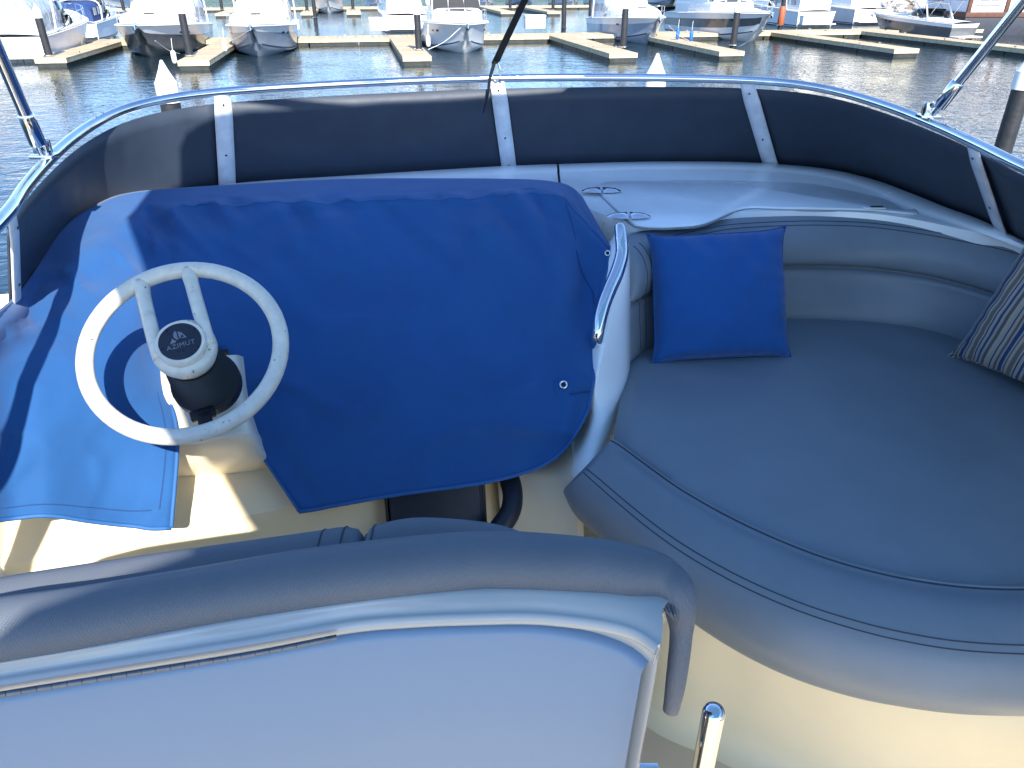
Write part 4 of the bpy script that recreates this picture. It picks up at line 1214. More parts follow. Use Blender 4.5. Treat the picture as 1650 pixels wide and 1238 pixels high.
# ------------------------------------------------------------------ boats
def boat(label, bow_px, L=11.5, B=3.9, hb=1.75, hs=1.15, hull='hull_white', band=None, kind='express', canvas='white_canvas', flip=False, name='cruiser', anchored=True,
         z0=WATER, detail=True, ws=None, wide=False, roof=2.9, cat='boat', fenders=0, stripe=True, rail_=True, port=2, dyaw=0.0, group='cruisers berthed along the finger docks'):
    """bow_px: picture point where stem (or, stern-out, the transom) meets the water"""
    p = at_z(bow_px[0], bow_px[1], WATER)
    yaw = YAW + dyaw
    # local +y points to the bow
    if not flip:   # bow towards us: local +y = -D
        rz = yaw + math.pi
        d = -D
        o = p - d * (L * .93)
    else:
        rz = yaw; d = D; o = p
    t = thing(name, label, cat, (o.x, o.y, WATER), rz, group)
    def sm(x): x = min(1, max(0, x)); return x * x * (3 - 2 * x)
    def bb(s): return B / 2 * (.90 + .10 * sm(s / .35)) * (1 - .975 * max(0, (s - .45) / .55) ** 2.5)
    def shz(s): return hs + (hb - hs) * s ** 1.5 + .10 * math.sin(math.pi * s)
    def H(s, u, side=1):      # u 0 keel .. 1 sheer
        b, zs = bb(s), shz(s)
        kz = -.5 + (zs + .35) * max(0, (s - .78) / .22) ** 2.6 * .9
        zc = max(kz, .02 + .75 * s ** 4); yc = b * (.93 - .40 * max(0, (s - .35) / .65) ** 1.4)
        if u < .35: k = u / .35; y = yc * k; z = kz + (zc - kz) * k ** 1.2
        else:
            k = (u - .35) / .65; y = yc + (b - yc) * k ** (1 + .9 * s); z = zc + (zs - zc) * k
        x = L * (s - .085 * (1 - u) * sm((s - .55) / .45)) - .25 * (1 - s) ** 6 * u
        return Vector((side * y, x, z))
    ss = [*np.linspace(0, .6, 9), *np.linspace(.66, 1, 12)]
    ub = band if band else 1.0
    def shell(u0, u1, n):
        us = np.linspace(u0, u1, n)
        return [[H(s, u, -1) for u in us[::-1]] + [H(s, u, 1) for u in us] for s in ss]
    hm = MB()
    us = np.linspace(0, ub, 12)
    rows = [[H(s, u, -1) for u in us[::-1]] + [H(s, u, 1) for u in us[1:]] for s in ss]
    hm.grid(rows); hm.F.append(tuple(range(len(rows[0]))))
    hl = part('hull', hm, M[hull], t, 45, local=True, fix=True)
    if band:
        um = np.linspace(ub, 1, 5)
        for side in (1, -1):
            part('topside', MB().grid([[H(s, u, side) for u in um] for s in ss]), M['hull_white'], t, 45, local=True)
        tr = [H(0, u, -1) for u in um[::-1]] + [H(0, u, 1) for u in um]
        part('transom', MB().add(tr, [tuple(range(len(tr)))]), M['hull_white'], t, 0, local=True)
    # boot stripe and rub rail
    if stripe:
        for side in (1, -1):
            lo = [H(s, .40, side) * 1.0 + Vector((side * .012, 0, -.02)) for s in ss[:-2]]; hi = [v + Vector((side * .006, 0, .09)) for v in lo]
            part('boot_stripe', MB().grid([[a_, b_] for a_, b_ in zip(lo, hi)]), M['stripe'], t, 0, local=True)
    if wide:
        for side in (1, -1):
            part('hull_band', MB().grid([[H(s, u, side) + Vector((side * .012, 0, 0)) for u in (.60, .68, .76, .84)] for s in ss[:-1]]), M['hull_dark'], t, 60, local=True)
    part('rub_rail', MB().tube([H(s, 1, -1) + Vector((0, 0, -.02)) for s in ss] + [H(s, 1, 1) + Vector((0, 0, -.02)) for s in ss[::-1]], .035, 8), M['boat_deck'], t, 60, local=True)
    # deck: toe rail and crowned foredeck
    rows = []
    for s in ss:
        e_, z = H(s, 1, 1), shz(s)
        row = []
        for f in np.linspace(-1, 1, 13):
            row.append(Vector((f * e_.x * .995, e_.y - .04 * (s > .9), z + .05 + .10 * (1 - f * f) * min(1, bb(s)))))
        rows.append(row)
    part('deck', MB().grid(rows), M['boat_deck'], t, 60, local=True)
    def blob(s0, s1, wf, z0f, z1f, n=12, m=15, pw=3.2):
        rows = []
        for s in np.linspace(s0, s1, n):
            w_ = wf(s); za, zb = z0f(s), z1f(s)
            row = []
            for k in range(m):
                a = math.pi * k / (m - 1)
                c, sn = math.cos(a), math.sin(a)
                row.append(Vector((w_ * math.copysign(abs(c) ** (2 / pw), c), L * s, za + (zb - za) * abs(sn) ** (2 / pw))))
            rows.append(row)
        return rows
    dk = lambda s: shz(s) + .06
    def inw(s, k): return bb(s) * k
    if kind in ('express', 'covered', 'bowrider'):
        low = kind == 'bowrider'
        th = .18 if low else .78
        rows = blob(.44, .955, lambda s: inw(s, .74 if low else .88) * (1 - (.5 if low else .25) * sm((s - .6) / .35)) + .01, dk, lambda s: dk(s) + th * (1 - sm((s - .48) / .50)) + .02, 18)
        part('trunk_cabin', MB().grid(rows), M['boat_deck'], t, 50, local=True)
        if detail:
            part('deck_hatch', MB().box((0, L * .68, dk(.68) + th * .62 + .05), (.55, .55, .05), None, .015), M['glass'], t, 30, local=True)
        # raked windscreen wrapping the cockpit
        zt = dk(.45) + (.62 if low else 1.35)
        for (nm, mt, ins, u0, u1) in (('windscreen', ws or ('glass' if canvas != 'white_canvas' or low else 'vinyl_clear'), 0, .06, .94), ('windscreen_frame', 'boat_deck', .012, .94, 1.03), ('coaming', 'boat_deck', .015, -.02, .08)):
            rows = []
            for k in range(25):
                a = math.pi * k / 24
                ca, sa = math.cos(a), math.sin(a)
                b0 = Vector((inw(.46, .86) * math.copysign(abs(ca) ** .55, ca), L * (.34 + .20 * abs(sa) ** .8), dk(.46) + th * .9 * sa))
                b1 = Vector((inw(.40, .76) * math.copysign(abs(ca) ** .55, ca), L * (.31 + .115 * abs(sa) ** .8), zt))
                rows.append([b0.lerp(b1, u0) * 1 + Vector((0, ins, 0)), b0.lerp(b1, u1) + Vector((0, ins, 0))])
            solid(part(nm, MB().grid(rows), M[mt], t, 50, local=True), .03, 0)
        for k in (5, 9, 15, 19):
            a = math.pi * k / 24; ca, sa = math.cos(a), math.sin(a)
            b0 = Vector((inw(.46, .86) * math.copysign(abs(ca) ** .55, ca), L * (.34 + .20 * abs(sa) ** .8) + .02, dk(.46) + th * .9 * sa)); b1 = Vector((inw(.40, .76) * math.copysign(abs(ca) ** .55, ca), L * (.31 + .115 * abs(sa) ** .8) + .02, zt))
            part('mullion', MB().tube([b0, b1], .022, 6), M['boat_deck'], t, 0, local=True)
        if low:
            # open bimini on a frame
            rows = blob(.14, .46, lambda s: inw(.4, .8), lambda s: zt + .55, lambda s: zt + .62 + .08 * math.sin(math.pi * (s - .14) / .32), 8)
            solid(part('canopy', MB().grid(rows), M[canvas], t, 60, local=True), .02, 0)
            for s in (.16, .30, .44):
                for sd_ in (-1, 1): part('canopy_pole', MB().tube([(sd_ * inw(.4, .82), L * .26, dk(.26)), (sd_ * inw(.4, .80), L * s, zt + .56)], .018, 6), M['steel'], t, 0, local=True)
            part('arch', MB().tube([(-inw(.3, .9), L * .24, dk(.24)), (-inw(.3, .8), L * .30, zt + .30), (0, L * .31, zt + .42), (inw(.3, .8), L * .30, zt + .30), (inw(.3, .9), L * .24, dk(.24))], .05, 8), M['boat_deck'], t, 60, local=True)
        else:
            # full cockpit enclosure from the windscreen aft
            rows = blob(.02, .425, lambda s: inw(s, .84 - .08 * sm((s - .2) / .25)), lambda s: dk(s), lambda s: dk(.2) + (roof - 1.3) - .25 * (1 - sm(s / .15)) - .20 * sm((s - .3) / .12), 12, 19, 4.2)
            mb = MB().grid(rows); mb.F.append(tuple(range(19)))
            part('cockpit_cover', mb, M[canvas], t, 50, local=True)
            for s in (.10, .20, .30):
                for sd_ in (-1, 1):
                    x = inw(s, .84 - .08 * sm((s - .2) / .25)) * 1.0 + .012; z = dk(s) + .35
                    part('side_window', MB().box((sd_ * x, L * s, z + .30), (.02, L * .075, .5), None, .0), M['vinyl_clear'], t, 0, local=True)
            za = dk(.2) + (roof - 1.3) + .05
            part('radar_arch', MB().tube(cr([(-inw(.2, .97), L * .15, dk(.15)), (-inw(.2, .93), L * .19, za - .3), (-inw(.2, .6), L * .22, za + .04), (0, L * .225, za + .07), (inw(.2, .6), L * .22, za + .04), (inw(.2, .93), L * .19, za - .3), (inw(.2, .97), L * .15, dk(.15))], 24), .09, 8, flat=.6), M['boat_deck'], t, 60, local=True)
    if kind == 'sedan':
        # raised foredeck, deckhouse with dark wraparound windows, flybridge above
        rows = blob(.56, .93, lambda s: inw(s, .76) * (1 - .4 * sm((s - .65) / .28)) + .01, dk, lambda s: dk(s) + .30 * (1 - sm((s - .58) / .35)) + .02, 12)
        part('trunk_cabin', MB().grid(rows), M['boat_deck'], t, 50, local=True)
        wz = roof - 1.0
        rows = blob(.08, .58, lambda s: inw(s, .80), dk, lambda s: dk(.3) + wz * .36, 10, 17, 6)
        mb = MB().grid(rows); mb.F += [tuple(range(17)), tuple(9 * 17 + k for k in range(17))]
        part('deckhouse', mb, M['boat_deck'], t, 40, local=True)
        for sgn in (-1, 1):
            pass
        z0_, z1_ = dk(.5) + wz * .26, dk(.5) + wz * .98
        yb, yt = L * .585, L * .50
        for i in range(3):
            xa, xb = -1 + 2 * i / 3 + .03, -1 + 2 * (i + 1) / 3 - .03
            wv = inw(.5, .76)
            V = [(xa * wv, yb - .12 * xa * xa, z0_), (xb * wv, yb - .12 * xb * xb, z0_), (xb * wv * .92, yt - .12 * xb * xb, z1_), (xa * wv * .92, yt - .12 * xa * xa, z1_)]
            solid(part('windscreen', MB().add(V, [(0, 1, 2, 3)]), M['dark_canvas'] if canvas == 'dark_canvas' else M['glass'], t, 0, local=True), .03, 0)
        rows = blob(.10, .53, lambda s: inw(s, .765), lambda s: dk(.3) + wz * .2, lambda s: dk(.3) + wz * .98, 8, 17, 7)
        mb = MB().grid(rows); mb.F += [tuple(range(17)), tuple(7 * 17 + k for k in range(17))]
        part('saloon', mb, M['boat_deck'], t, 40, local=True)
        for sd_ in (-1, 1):
            for i in range(3):
                s = .18 + .12 * i
                part('side_window', MB().box((sd_ * (inw(s, .765) + .012), L * s, dk(.3) + wz * .62), (.03, L * .10, wz * .42), None, 0), M['glass'], t, 0, local=True)
        rows = blob(.04, .56, lambda s: inw(s, .84), lambda s: dk(.3) + wz * .96, lambda s: dk(.3) + wz * 1.05, 8, 15, 5)
        mb = MB().grid(rows); mb.F += [tuple(range(15)), tuple(7 * 15 + k for k in range(15))]
        part('hardtop', mb, M['boat_deck'], t, 40, local=True)
        rows = blob(.12, .47, lambda s: inw(s, .70), lambda s: dk(.3) + wz * 1.04, lambda s: dk(.3) + wz * 1.04 + .6 * sm((.50 - s) / .1), 10, 15, 5)
        mb = MB().grid(rows); mb.F += [tuple(range(15))]
        part('flybridge', mb, M['boat_deck'], t, 40, local=True)
    if rail_:
        for side in (-1, 1):
            pass
        sr = [s for s in np.linspace(.36, .985, 16)]
        def rp_(s, side, up): 
            e_ = H(s, 1, side); return Vector((e_.x * .93, e_.y - .08 + .10 * (up > .1) * (s > .9), shz(s) + .06 + up * min(1, (s - .30) / .12)))
        loop = [rp_(s, -1, .62) for s in sr] + [rp_(s, 1, .62) for s in sr[::-1]]
        br = part('bow_rail', MB().tube([rp_(.36, -1, 0)] + loop + [rp_(.36, 1, 0)], .016, 6), M['steel'], t, 60, local=True)
        if detail:
            part('mid_rail', MB().tube([rp_(s, -1, .32) for s in sr] + [rp_(s, 1, .32) for s in sr[::-1]], .009, 5), M['steel'], br, 60, local=True)
        for s in np.linspace(.44, .97, 6):
            for side in (-1, 1): part('stanchion', MB().tube([rp_(s - .008, side, 0), rp_(s, side, .62)], .012, 6), M['steel'], br, 60, local=True)
    if detail:
        # anchor on its roller, portlights, cleats
        e_ = H(1, 1, 1)
        an = part('anchor_roller', MB().box((0, L * .995, shz(1) + .04), (.18, .55, .06), None, .01), M['steel'], t, 30, local=True)
        part('anchor', MB().tube([(0, L * .99, shz(1) + .10), (0, L + .22, shz(1) + .04), (0, L + .26, shz(1) - .22)], .035, 8).add([(-.17, L + .18, shz(1) - .10), (.17, L + .18, shz(1) - .10), (0, L + .12, shz(1) - .36), (0, L + .30, shz(1) - .2)], [(0, 1, 3), (1, 2, 3), (2, 0, 3), (0, 2, 1)]), M['steel'], an, 30, local=True)
        for side in (-1, 1):
            for i in range(port):
                s = .66 + .07 * i
                c = H(s, .80, side); c2 = H(s + .01, .80, side); c3 = H(s, .86, side)
                ty = (c2 - c).normalized(); tz = (c3 - c).normalized(); nn_ = ty.cross(tz) * (-1 if side > 0 else 1)
                nn_ = nn_ if nn_.x * side > 0 else -nn_
                V = [c + nn_ * .012 + ty * (.20 * math.cos(a)) + tz * (.07 * math.sin(a)) for a in np.linspace(0, 2 * math.pi, 14, endpoint=False)]
                part('portlight', MB().add(V, [tuple(range(14))]), M['glass'], t, 0, local=True)
            cl = H(.84, 1, side)
            part('bow_cleat', MB().box((cl.x * .84, cl.y, shz(.84) + .12), (.05, .22, .05), None, .01), M['steel'], t, 30, local=True)
    if flip:
        part('swim_platform', MB().box((0, -.45, .28), (B * .82, .95, .09), None, .03), M['boat_deck'], t, 30, local=True)
        part('boarding_ladder', MB().tube([(.55, -.9, .30), (.55, -.92, -.1), (.85, -.92, -.1), (.85, -.9, .30)], .02, 6), M['steel'], t, 60, local=True)
    return t

def fender_on(px, py, d_z, label, m='fender'):
    """a fender hanging at a picture point at a given height above the water"""
    p = at_z(px, py, WATER + d_z)
    t = thing('fender', label, 'fender', (p.x, p.y, p.z), 0, 'fenders hung beside the docks')
    part('body', MB().lathe([(.02, .32), (.10, .26), (.125, .15), (.125, -.18), (.10, -.28), (.03, -.32)], 14), M[m], t, 60, local=True)
    part('line', MB().tube([(0, 0, .30), (.03, .05, .85)], .012, 5), M['fender'], t, 0, local=True)
    return t

def mooring_line(p0, p1, sag, label):
    mid = (Vector(p0) + Vector(p1)) / 2 - Vector((0, 0, sag))
    o = part('mooring_line', MB().tube(cr([p0, mid, p1], 16), .014, 6), M['fender'], None, 60)
    tag(o, label, 'rope', 'mooring lines')
    return o
# ------------------------------------------------------------------ placement: docks
def finger(name_label, end_px, w=1.5, a1=None, group='finger docks'):
    a0, c = uv(at_z(end_px[0], end_px[1], DOCK))
    dock('finger_dock', name_label, a0, (a1 if a1 else MA - .03), c - w / 2, c + w / 2, 'dock', group)
    return a0, c
fA = finger('finger dock at far left beside the sailing-club style stern, weathered timber', (80, 94)) if False else finger('leftmost weathered timber finger dock, ending at a white-capped piling', (80, 94))
fB = finger('short timber finger dock between the charcoal and grey cruisers', (311, 98))
fC = finger('timber finger dock left of the white cruiser, ending at a capped piling', (672, 91))
fD = finger('long diagonal timber finger dock right of the strap, with a capless piling', (1005, 86), 1.6)
fE = finger('timber finger dock beside the dark-striped white yacht', (1180, 83), 1.5)
fF = finger('long bare finger dock reaching towards the black bowrider', (1462, 79), 1.6)
fG = finger('timber dock below the brown and white houseboat at far right', (1720, 84), 1.6)
fZ = finger('timber finger dock off the left edge of the view', (-190, 110), 1.5)
dock('main_walkway', 'long timber main walkway the finger docks branch from', MA, MA + 2.4, -58, 62, 'dock')
# the next walkway and its fingers
MB2, _ = uv(at_z(600, 19, DOCK))
dock('main_walkway', 'far timber walkway across the fairway, behind the first row', MB2 + 14, MB2 + 16.4, -80, 60, 'dock')
far_f = [(358, 22), (496, 21), (570, 20), (818, 19), (893, 19), (180, 27)]
far_lab = ['far finger dock behind the charcoal cruiser', 'far finger dock left of the small far boat', 'far finger dock right of the small far boat', 'far finger dock just left of the black strap', 'far finger dock just right of the black strap', 'far finger dock behind the clear-sided stern at left']
for (q, l) in zip(far_f, far_lab):
    a0, c = uv(at_z(q[0], q[1], DOCK))
    dock('finger_dock', l, a0, MB2 + 13.97, c - .8, c + .8, 'dock', 'finger docks')

# ------------------------------------------------------------------ pilings
piling(79, 91, 'dark mooring piling with white cone at the leftmost finger dock end')
piling(306, 91, 'dark mooring piling at the end of the dock right of the charcoal cruiser', top=.05)
piling(675, 81, 'dark mooring piling with white cone left of the white cruiser bow')
piling(1004, 77, 'tall bare-topped dark piling in front of the blue-grey cruiser', cap=False, top=-.15)
piling(1181, 74, 'dark mooring piling with white cap beside the dark-striped yacht')
piling(908, 46, 'dark mooring piling beside the white dock box', cap=False, top=.15)
piling(1257, 42, 'tall dark piling with rust-orange wrap at the bank end of the dock', top=1.2, wrap=(.5, 1.9))
for (x, y, l) in ((495, 18, 'far dark piling left of the small far boat'), (508, 29, 'far dark piling standing in front of the small far boat'), (569, 16, 'far dark piling right of the small far boat'), (822, 14, 'far dark piling left of the black strap'),
                  (891, 17, 'far dark piling right of the black strap'), (951, 33, 'far dark piling behind the blue-grey cruiser stern'), (137, 17, 'far dark piling behind the clear-sided stern'), (200, 18, 'far dark piling left of the charcoal cruiser'), (358, 16, 'far dark piling right of the charcoal cruiser')):
    piling(x, y, l, top=.6, cap=False)
# pilings of our own berth, close ahead: only their caps clear the rail
for (x, y, dd, l) in ((269, 143, 12.8, 'near white piling cone just beyond the rail, left of the strap'), (1056, 131, 13.2, 'near white piling cone just beyond the rail, right of the strap')):
    p = at_d(x, y, dd); piling(0, 0, l, pos=Vector((p.x, p.y, 0)), group='pilings of our own berth', capz=p.z, r=.17)
p = at_d(1652, 124, 14.0)
piling(0, 0, 'thick dark piling with white cap at the right edge, close by', pos=Vector((p.x, p.y, 0)), group='pilings of our own berth', capz=p.z, r=.17)

# ------------------------------------------------------------------ boats of the first row
boat('charcoal-hulled cruiser with white deck, bow towards us, at left', (236, 95), L=12.0, B=4.6, hb=1.75, hs=1.2, hull='hull_dark', band=.74, canvas='white_canvas', roof=3.3, stripe=False, ws='white_canvas')
boat('grey-hulled cruiser with cream cockpit cover between two timber docks', (414, 94), L=11.0, B=4.0, hb=1.7, hs=1.2, hull='hull_grey', band=.80, canvas='boat_canvas', roof=3.4, ws='boat_canvas')
boat('white cruiser with black windscreen cover, bow facing us near the strap', (752, 88), L=11.0, B=4.0, hb=1.65, hs=1.3, hull='hull_white', kind='sedan', canvas='dark_canvas', roof=3.3)
boat('blue-grey-hulled express cruiser with white top behind the bare-topped piling', (1052, 73), L=11.0, B=3.8, hb=1.7, hs=1.2, hull='hull_blue', band=.80, canvas='white_canvas', roof=3.4, ws='white_canvas')
boat('white motor yacht with dark hull stripe behind the right-hand capped piling', (1224, 70), L=14.0, B=4.3, hb=1.9, hs=1.4, hull='hull_white', band=None, kind='sedan', canvas='white_canvas', roof=3.6, port=3, wide=True)
bo = boat('black-hulled bowrider with white deck and dark bimini, moored by the rocks', (1545, 66), L=8.6, B=2.7, hb=1.45, hs=1.1, hull='hull_dark', band=.86, kind='bowrider', canvas='dark_canvas', flip=True, stripe=False, fenders=0, dyaw=R(9))
boat('white stern with clear vinyl enclosure and swim platform at the far left', (22, 101), L=12.0, B=4.2, hb=1.8, hs=1.25, hull='hull_white', canvas='vinyl_clear', flip=True, roof=3.2)
boat('white flybridge cruiser moored off the left edge of the view', (-150, 118), L=12, B=4.0, hull='hull_white', kind='sedan', roof=3.4)
# beyond the main walkway, sterns to it
boat('white sedan yacht lying behind the main walkway and white dock box', (655, 52), L=12.5, B=4.0, hb=1.7, hs=1.25, hull='hull_white', kind='sedan', canvas='white_canvas', flip=True, roof=3.5, group='boats beyond the main walkway')
boat('white express cruiser moored beyond the walkway near the rust-wrapped piling', (1310, 44), L=12.5, B=4.0, hb=1.7, hs=1.25, hull='hull_white', kind='express', canvas='white_canvas', flip=True, roof=3.2, group='boats beyond the main walkway')
boat('white cabin yacht moored beyond the walkway, left of the rocky bank', (1400, 40), L=14.0, B=4.2, hb=1.8, hs=1.3, hull='hull_white', kind='sedan', canvas='white_canvas', flip=True, roof=3.6, group='boats beyond the main walkway')
boat('navy-covered boat moored beyond the walkway behind the white stern', (128, 66), L=9, B=3.2, hb=1.4, hs=1.1, hull='hull_white', kind='express', canvas='navy_canvas', flip=True, roof=2.5, group='boats beyond the main walkway')
# far row
far = [((530, 22), 'hull_white', 'express', 'white_canvas', 'small white far boat between two far finger docks'), ((610, 15), 'hull_white', 'sedan', 'white_canvas', 'white far boat right of the pair of far pilings'), ((785, 12), 'hull_white', 'express', 'boat_canvas', 'cream-covered far boat behind the white cruiser'),
       ((850, 10), 'hull_blue', 'express', 'white_canvas', 'blue-hulled far boat just right of the strap'), ((925, 11), 'hull_white', 'sedan', 'white_canvas', 'white far boat left of the blue-grey cruiser'), ((985, 10), 'hull_white', 'express', 'navy_canvas', 'navy-covered far boat behind the blue-grey cruiser'),
       ((445, 16), 'hull_white', 'sedan', 'white_canvas', 'white far boat behind the grey-hulled cruiser'), ((270, 18), 'hull_white', 'express', 'white_canvas', 'white far boat behind the charcoal cruiser'), ((170, 18), 'hull_white', 'sedan', 'white_canvas', 'white far boat left of the charcoal cruiser'), ((1085, 8), 'hull_white', 'sedan', 'white_canvas', 'white far boat behind the striped yacht')]
for (q, h, kd, cv, l) in far:
    boat(l, q, L=10.5, B=3.7, hb=1.6, hs=1.2, hull=h, kind=kd, canvas=cv, roof=3.0, detail=False, group='boats in the far row')

# dark stripe along the striped yacht comes from its own band of paint
# ------------------------------------------------------------------ dock boxes
def dock_box(px, py, label, s=1.0):
    p = at_z(px, py, DOCK)
    t = thing('dock_box', label, 'storage box', (p.x, p.y, DOCK), YAW, 'white dock boxes')
    part('body', MB().box((0, 0, .30 * s), (1.15 * s, .62 * s, .60 * s), None, .03), M['boat_deck'], t, 40, local=True)
    part('lid', MB().box((0, -.02, .65 * s), (1.22 * s, .70 * s, .12 * s), None, .035), M['boat_deck'], t, 40, local=True)
dock_box(612, 49, 'white dock box at the head of the timber dock, left of the white cruiser', 1.25)
dock_box(861, 46, 'white dock box right of the strap on the main walkway', 1.35)
dock_box(1300, 40, 'white dock box at the foot of the rust-wrapped piling', 1.0)
dock_box(472, 47, 'white dock box right of the grey-hulled cruiser', .9)
# fenders and lines
fender_on(280, 92, .55, 'white fender at the dock corner beside the charcoal cruiser')
fender_on(362, 73, .8, 'white fender hanging left of the grey-hulled cruiser bow')
fender_on(690, 66, .9, 'white fender against the white cruiser bow at the piling')
fender_on(1092, 55, .8, 'blue fender nearer the blue-grey cruiser at the dock', 'fender_blue')
fender_on(1114, 58, .75, 'blue fender nearer the dark-striped yacht at the dock', 'fender_blue')
fender_on(376, 60, .9, 'white fender high on the port bow of the grey-hulled cruiser')
mooring_line(at_z(250, 66, WATER + 1.5), at_z(290, 87, DOCK + .1), .12, 'mooring line from the charcoal cruiser to its dock')
mooring_line(at_z(404, 48, WATER + 1.7), at_z(356, 70, DOCK + .1), .10, 'mooring line from the grey-hulled cruiser to the short dock')
mooring_line(at_z(742, 45, WATER + 1.6), at_z(690, 80, DOCK + .1), .15, 'mooring line from the white cruiser to the capped piling dock')
mooring_line(at_z(1078, 42, WATER + 1.6), at_z(1110, 66, DOCK + .1), .10, 'mooring line from the blue-grey cruiser to the dock')
mooring_line(at_z(1228, 45, WATER + 1.8), at_z(1190, 76, DOCK + .1), .12, 'mooring line from the dark-striped yacht to its dock')
mooring_line(at_z(1375, 54, WATER + .9), at_z(1340, 52, DOCK + .1), .03, 'mooring line by the black bowrider') if False else None

# ------------------------------------------------------------------ floating house at the right
hp = at_z(1548, 58, WATER)
hy = R(4)
house = thing('houseboat', 'floating house with white walls, brown trim and dark hull at far right', 'houseboat', (hp.x, hp.y, WATER), hy)
HL, HW = 17.0, 6.0
part('float_hull', MB().box((HL / 2, HW / 2, .45), (HL, HW, 1.7), None, .06), M['anti'], house, 30, local=True)
part('base_trim', MB().box((HL / 2, HW / 2, 1.46), (HL + .12, HW + .12, .36), None, .02), M['trim_brown'], house, 30, local=True)
part('wall', MB().box((HL / 2, HW / 2, 3.35), (HL - .15, HW - .15, 3.5)), M['house_white'], house, 0, local=True)
part('roof', MB().box((HL / 2, HW / 2, 5.2), (HL + .8, HW + .8, .25), None, .03), M['trim_brown'], house, 30, local=True)
for i, x in enumerate((.12, 3.1, 6.2, 9.3, 12.4, HL - .12)):
    part('post', MB().box((x, .02, 3.3), (.30, .16, 3.4), None, .02), M['trim_brown'], house, 30, local=True)
for i in range(5):
    x = 1.6 + 3.05 * i
    f = part('window', MB().box((x, .045, 3.15), (1.75, .10, 1.9)).box((x, .03, 2.16), (1.9, .16, .08)), M['house_white'], house, 0, local=True)
    for sx in (-.42, .42): part('pane', MB().box((x + sx, .0, 3.2), (.72, .05, 1.55)), M['glass'], f, 0, local=True)
for i in range(8):
    part('board', MB().box((HL / 2, .066, 1.85 + .38 * i), (HL - .2, .02, .34)), M['house_white'], house, 0, local=True)
part('gangway', MB().box((HL * .35, -.9, .62), (1.2, 1.5, .08)), M['boards'], house, 0, local=True)

# ------------------------------------------------------------------ rocky bank behind the bowrider
M['rock'] = mat('riprap', (.36, .34, .31), .85, noise=(1.4, .4), bump=[('noise', 3, .6, .1)])
M['soil'] = mat('bank_soil', (.20, .16, .11), .9, noise=(.6, .3))
M['leaf'] = mat('shrub_leaf', (.07, .10, .03), .6, noise=(.8, .35))
M['leaf_dry'] = mat('dry_grass', (.26, .20, .07), .7, noise=(.8, .3))
M['leaf_dark'] = mat('dark_leaf', (.035, .06, .025), .6, noise=(.5, .35))
M['bark'] = mat('bark', (.10, .075, .055), .9, noise=(3, .3))
b0 = at_z(1270, 41, WATER); 
def bank_pt(u, v):     # u along the shore from the left end, v up the slope
    base = b0 + Vector((u, 11 - .10 * u, 0))
    return base + Vector((.12 * v, .99 * v, 0))
G = []
for u in np.linspace(-8, 120, 40):
    row = []
    for v, z in ((0, -1.0), (1.2, .1), (4.5, 2.2), (7, 3.0), (14, 3.3), (60, 5.5), (160, 16)):
        p = bank_pt(u, v); row.append((p.x, p.y, WATER + z + .15 * mnoise.noise(Vector((u * .3, v * .5, 0)))))
    G.append(row)
o = part('bank', MB().grid(G), M['soil'], None, 60); o['kind'] = 'structure'
mb = MB()
r_ = random.Random(3)
for k in range(1500):
    u, v = r_.uniform(-8, 60), r_.uniform(0, 5.2)
    p = bank_pt(u, v); z = WATER + max(-.6, -.3 + 2.5 * v / 4.8) + .1
    s = r_.uniform(.22, .55)
    bm = bmesh.new(); bmesh.ops.create_icosphere(bm, subdivisions=1, radius=s)
    for vv in bm.verts: vv.co = Vector((vv.co.x * r_.uniform(.8, 1.35), vv.co.y * r_.uniform(.7, 1.1), vv.co.z * r_.uniform(.55, .9)))
    bm.verts.index_update()
    mb.add([vv.co + Vector((p.x, p.y, z)) for vv in bm.verts], [[q.index for q in f.verts] for f in bm.faces]); bm.free()
o = part('riprap_rocks', mb, M['rock'], None, 0); o['kind'] = 'stuff'

def foliage(c, rad, n, lr, sd, squash=.8, blades=False):
    r_ = random.Random(sd); mb = MB()
    cl = [(Vector((r_.gauss(0, .5), r_.gauss(0, .5), r_.gauss(0, .42))) * 1.0, r_.uniform(.35, .6)) for _ in range(max(7, n // 60))]
    for k in range(n):
        q, rr = r_.choice(cl)
        d_ = Vector((r_.gauss(0, 1), r_.gauss(0, 1), r_.gauss(0, 1))).normalized()
        p = q + d_ * rr * r_.uniform(.6, 1.0)
        p = Vector((c[0] + p.x * rad, c[1] + p.y * rad, c[2] + p.z * rad * squash))
        a = Vector((r_.gauss(0, 1), r_.gauss(0, 1), r_.gauss(0, .7))).normalized() * lr * r_.uniform(.6, 1.3)
        b_ = a.cross(d_).normalized() * lr * .5
        if blades: a = (Vector((0, 0, 1)) + d_ * .5) * lr * 2.0; b_ = b_ * .4
        mb.add([p - a * .5, p + b_, p + a * .5, p - b_], [(0, 1, 2, 3)])
    return mb
def shrub(u, v, h, rad, m, label, sd, blades=False):
    p = bank_pt(u, v); z = WATER + min(3.1, max(.1, 2.2 * v / 4.5))
    t = thing('shrub', label, 'shrub', (p.x, p.y, z), 0, 'shrubs on the rocky bank')
    part('foliage', foliage((p.x, p.y, z + h * .5), rad, 620, .16 if not blades else .3, sd, h / rad * .6, blades), M[m], t, 0)
    for k in range(4):
        a = k * 1.6
        part('stem', MB().tube([(p.x, p.y, z - .1), (p.x + .2 * math.cos(a) * rad, p.y + .2 * math.sin(a) * rad, z + h * .5)], [.04, .015], 5), M['bark'], t, 0)
shrub(12.5, 4.6, 1.7, 1.0, 'leaf', 'green shrub on the rocky bank nearest the walkway', 1)
shrub(15.2, 5.2, 2.0, 1.2, 'leaf_dry', 'straw-coloured tussock in the middle of the rocky bank', 2, True)
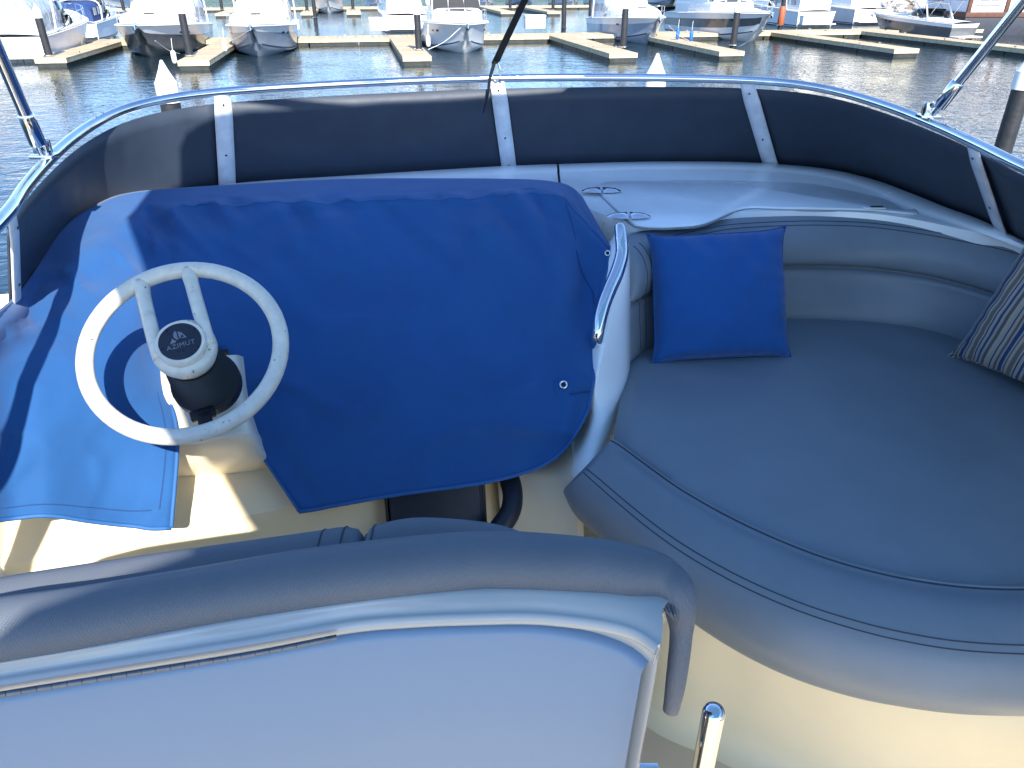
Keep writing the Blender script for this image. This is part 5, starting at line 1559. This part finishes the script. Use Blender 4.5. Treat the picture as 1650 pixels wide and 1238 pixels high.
shrub(17.6, 5.0, 1.6, 1.1, 'leaf', 'low green shrub on the bank behind the bowrider', 3)
shrub(20.4, 5.5, 2.1, 1.3, 'leaf_dry', 'straw-coloured tussock on the bank above the bowrider canopy', 4, True)
shrub(23.5, 5.2, 1.8, 1.2, 'leaf_dark', 'dark green shrub on the bank beside the houseboat', 5)
# trees up the bank, above the picture: the harbour mirrors them
kinds = ['leaf', 'leaf_dark']
r_ = random.Random(11)
for k in range(14):
    u = -4 + 8.4 * k + r_.uniform(-2, 2); v = r_.uniform(16, 44)
    p = bank_pt(u, v); z = WATER + 3.2 + (v - 14) * .05
    h = r_.uniform(8, 13)
    ord_ = ['first', 'second', 'third', 'fourth', 'fifth', 'sixth', 'seventh', 'eighth', 'ninth', 'tenth', 'eleventh', 'twelfth', 'thirteenth', 'fourteenth'][k]
    t = thing('bank_tree', '%s broadleaf tree from the left end of the wooded bank' % ord_, 'tree', (p.x, p.y, z), 0, 'trees on the bank behind the rocks')
    part('trunk', MB().tube([(p.x, p.y, z - .3), (p.x + .2, p.y, z + h * .35), (p.x + .1, p.y + .3, z + h * .7)], [.32, .22, .08], 8), M['bark'], t, 60)
    part('crown', foliage((p.x, p.y, z + h * .66), h * .36, 1600, .42, 50 + k, 1.05), M[kinds[k % 2]], t, 0)

# ------------------------------------------------------------------ waterside house behind the rocks, mirrored in the fairway
p = bank_pt(8, 9.5)
hb_ = thing('shore_building', 'cream waterside building with rows of windows, standing behind the rocky bank', 'building', (p.x, p.y, WATER + 2.6), R(-5))
BL_, BD_, BH_ = 30.0, 9.0, 11.5
part('wall', MB().box((BL_ / 2, BD_ / 2, BH_ / 2), (BL_, BD_, BH_)), mat('cream_render', (.78, .73, .62), .7, noise=(.5, .06)), hb_, 0, local=True)
part('roof', MB().add([(-.5, -.6, BH_), (BL_ + .5, -.6, BH_), (BL_ + .5, BD_ / 2, BH_ + 2.6), (-.5, BD_ / 2, BH_ + 2.6), (BL_ + .5, BD_ + .6, BH_), (-.5, BD_ + .6, BH_)], [(0, 1, 2, 3), (3, 2, 4, 5), (0, 3, 5), (1, 4, 2), (0, 5, 4, 1)]), M['trim_brown'], hb_, 0, local=True)
for r0_ in range(3):
    for i in range(7):
        x, z = 2.6 + 4.1 * i, 2.0 + 3.5 * r0_
        f = part('window', MB().box((x, -.02, z), (1.5, .10, 1.6)).box((x, -.06, z - .85), (1.7, .2, .08)), M['house_white'], hb_, 0, local=True)
        part('pane', MB().box((x, -.06, z), (1.3, .05, 1.4)), M['glass'], f, 0, local=True)
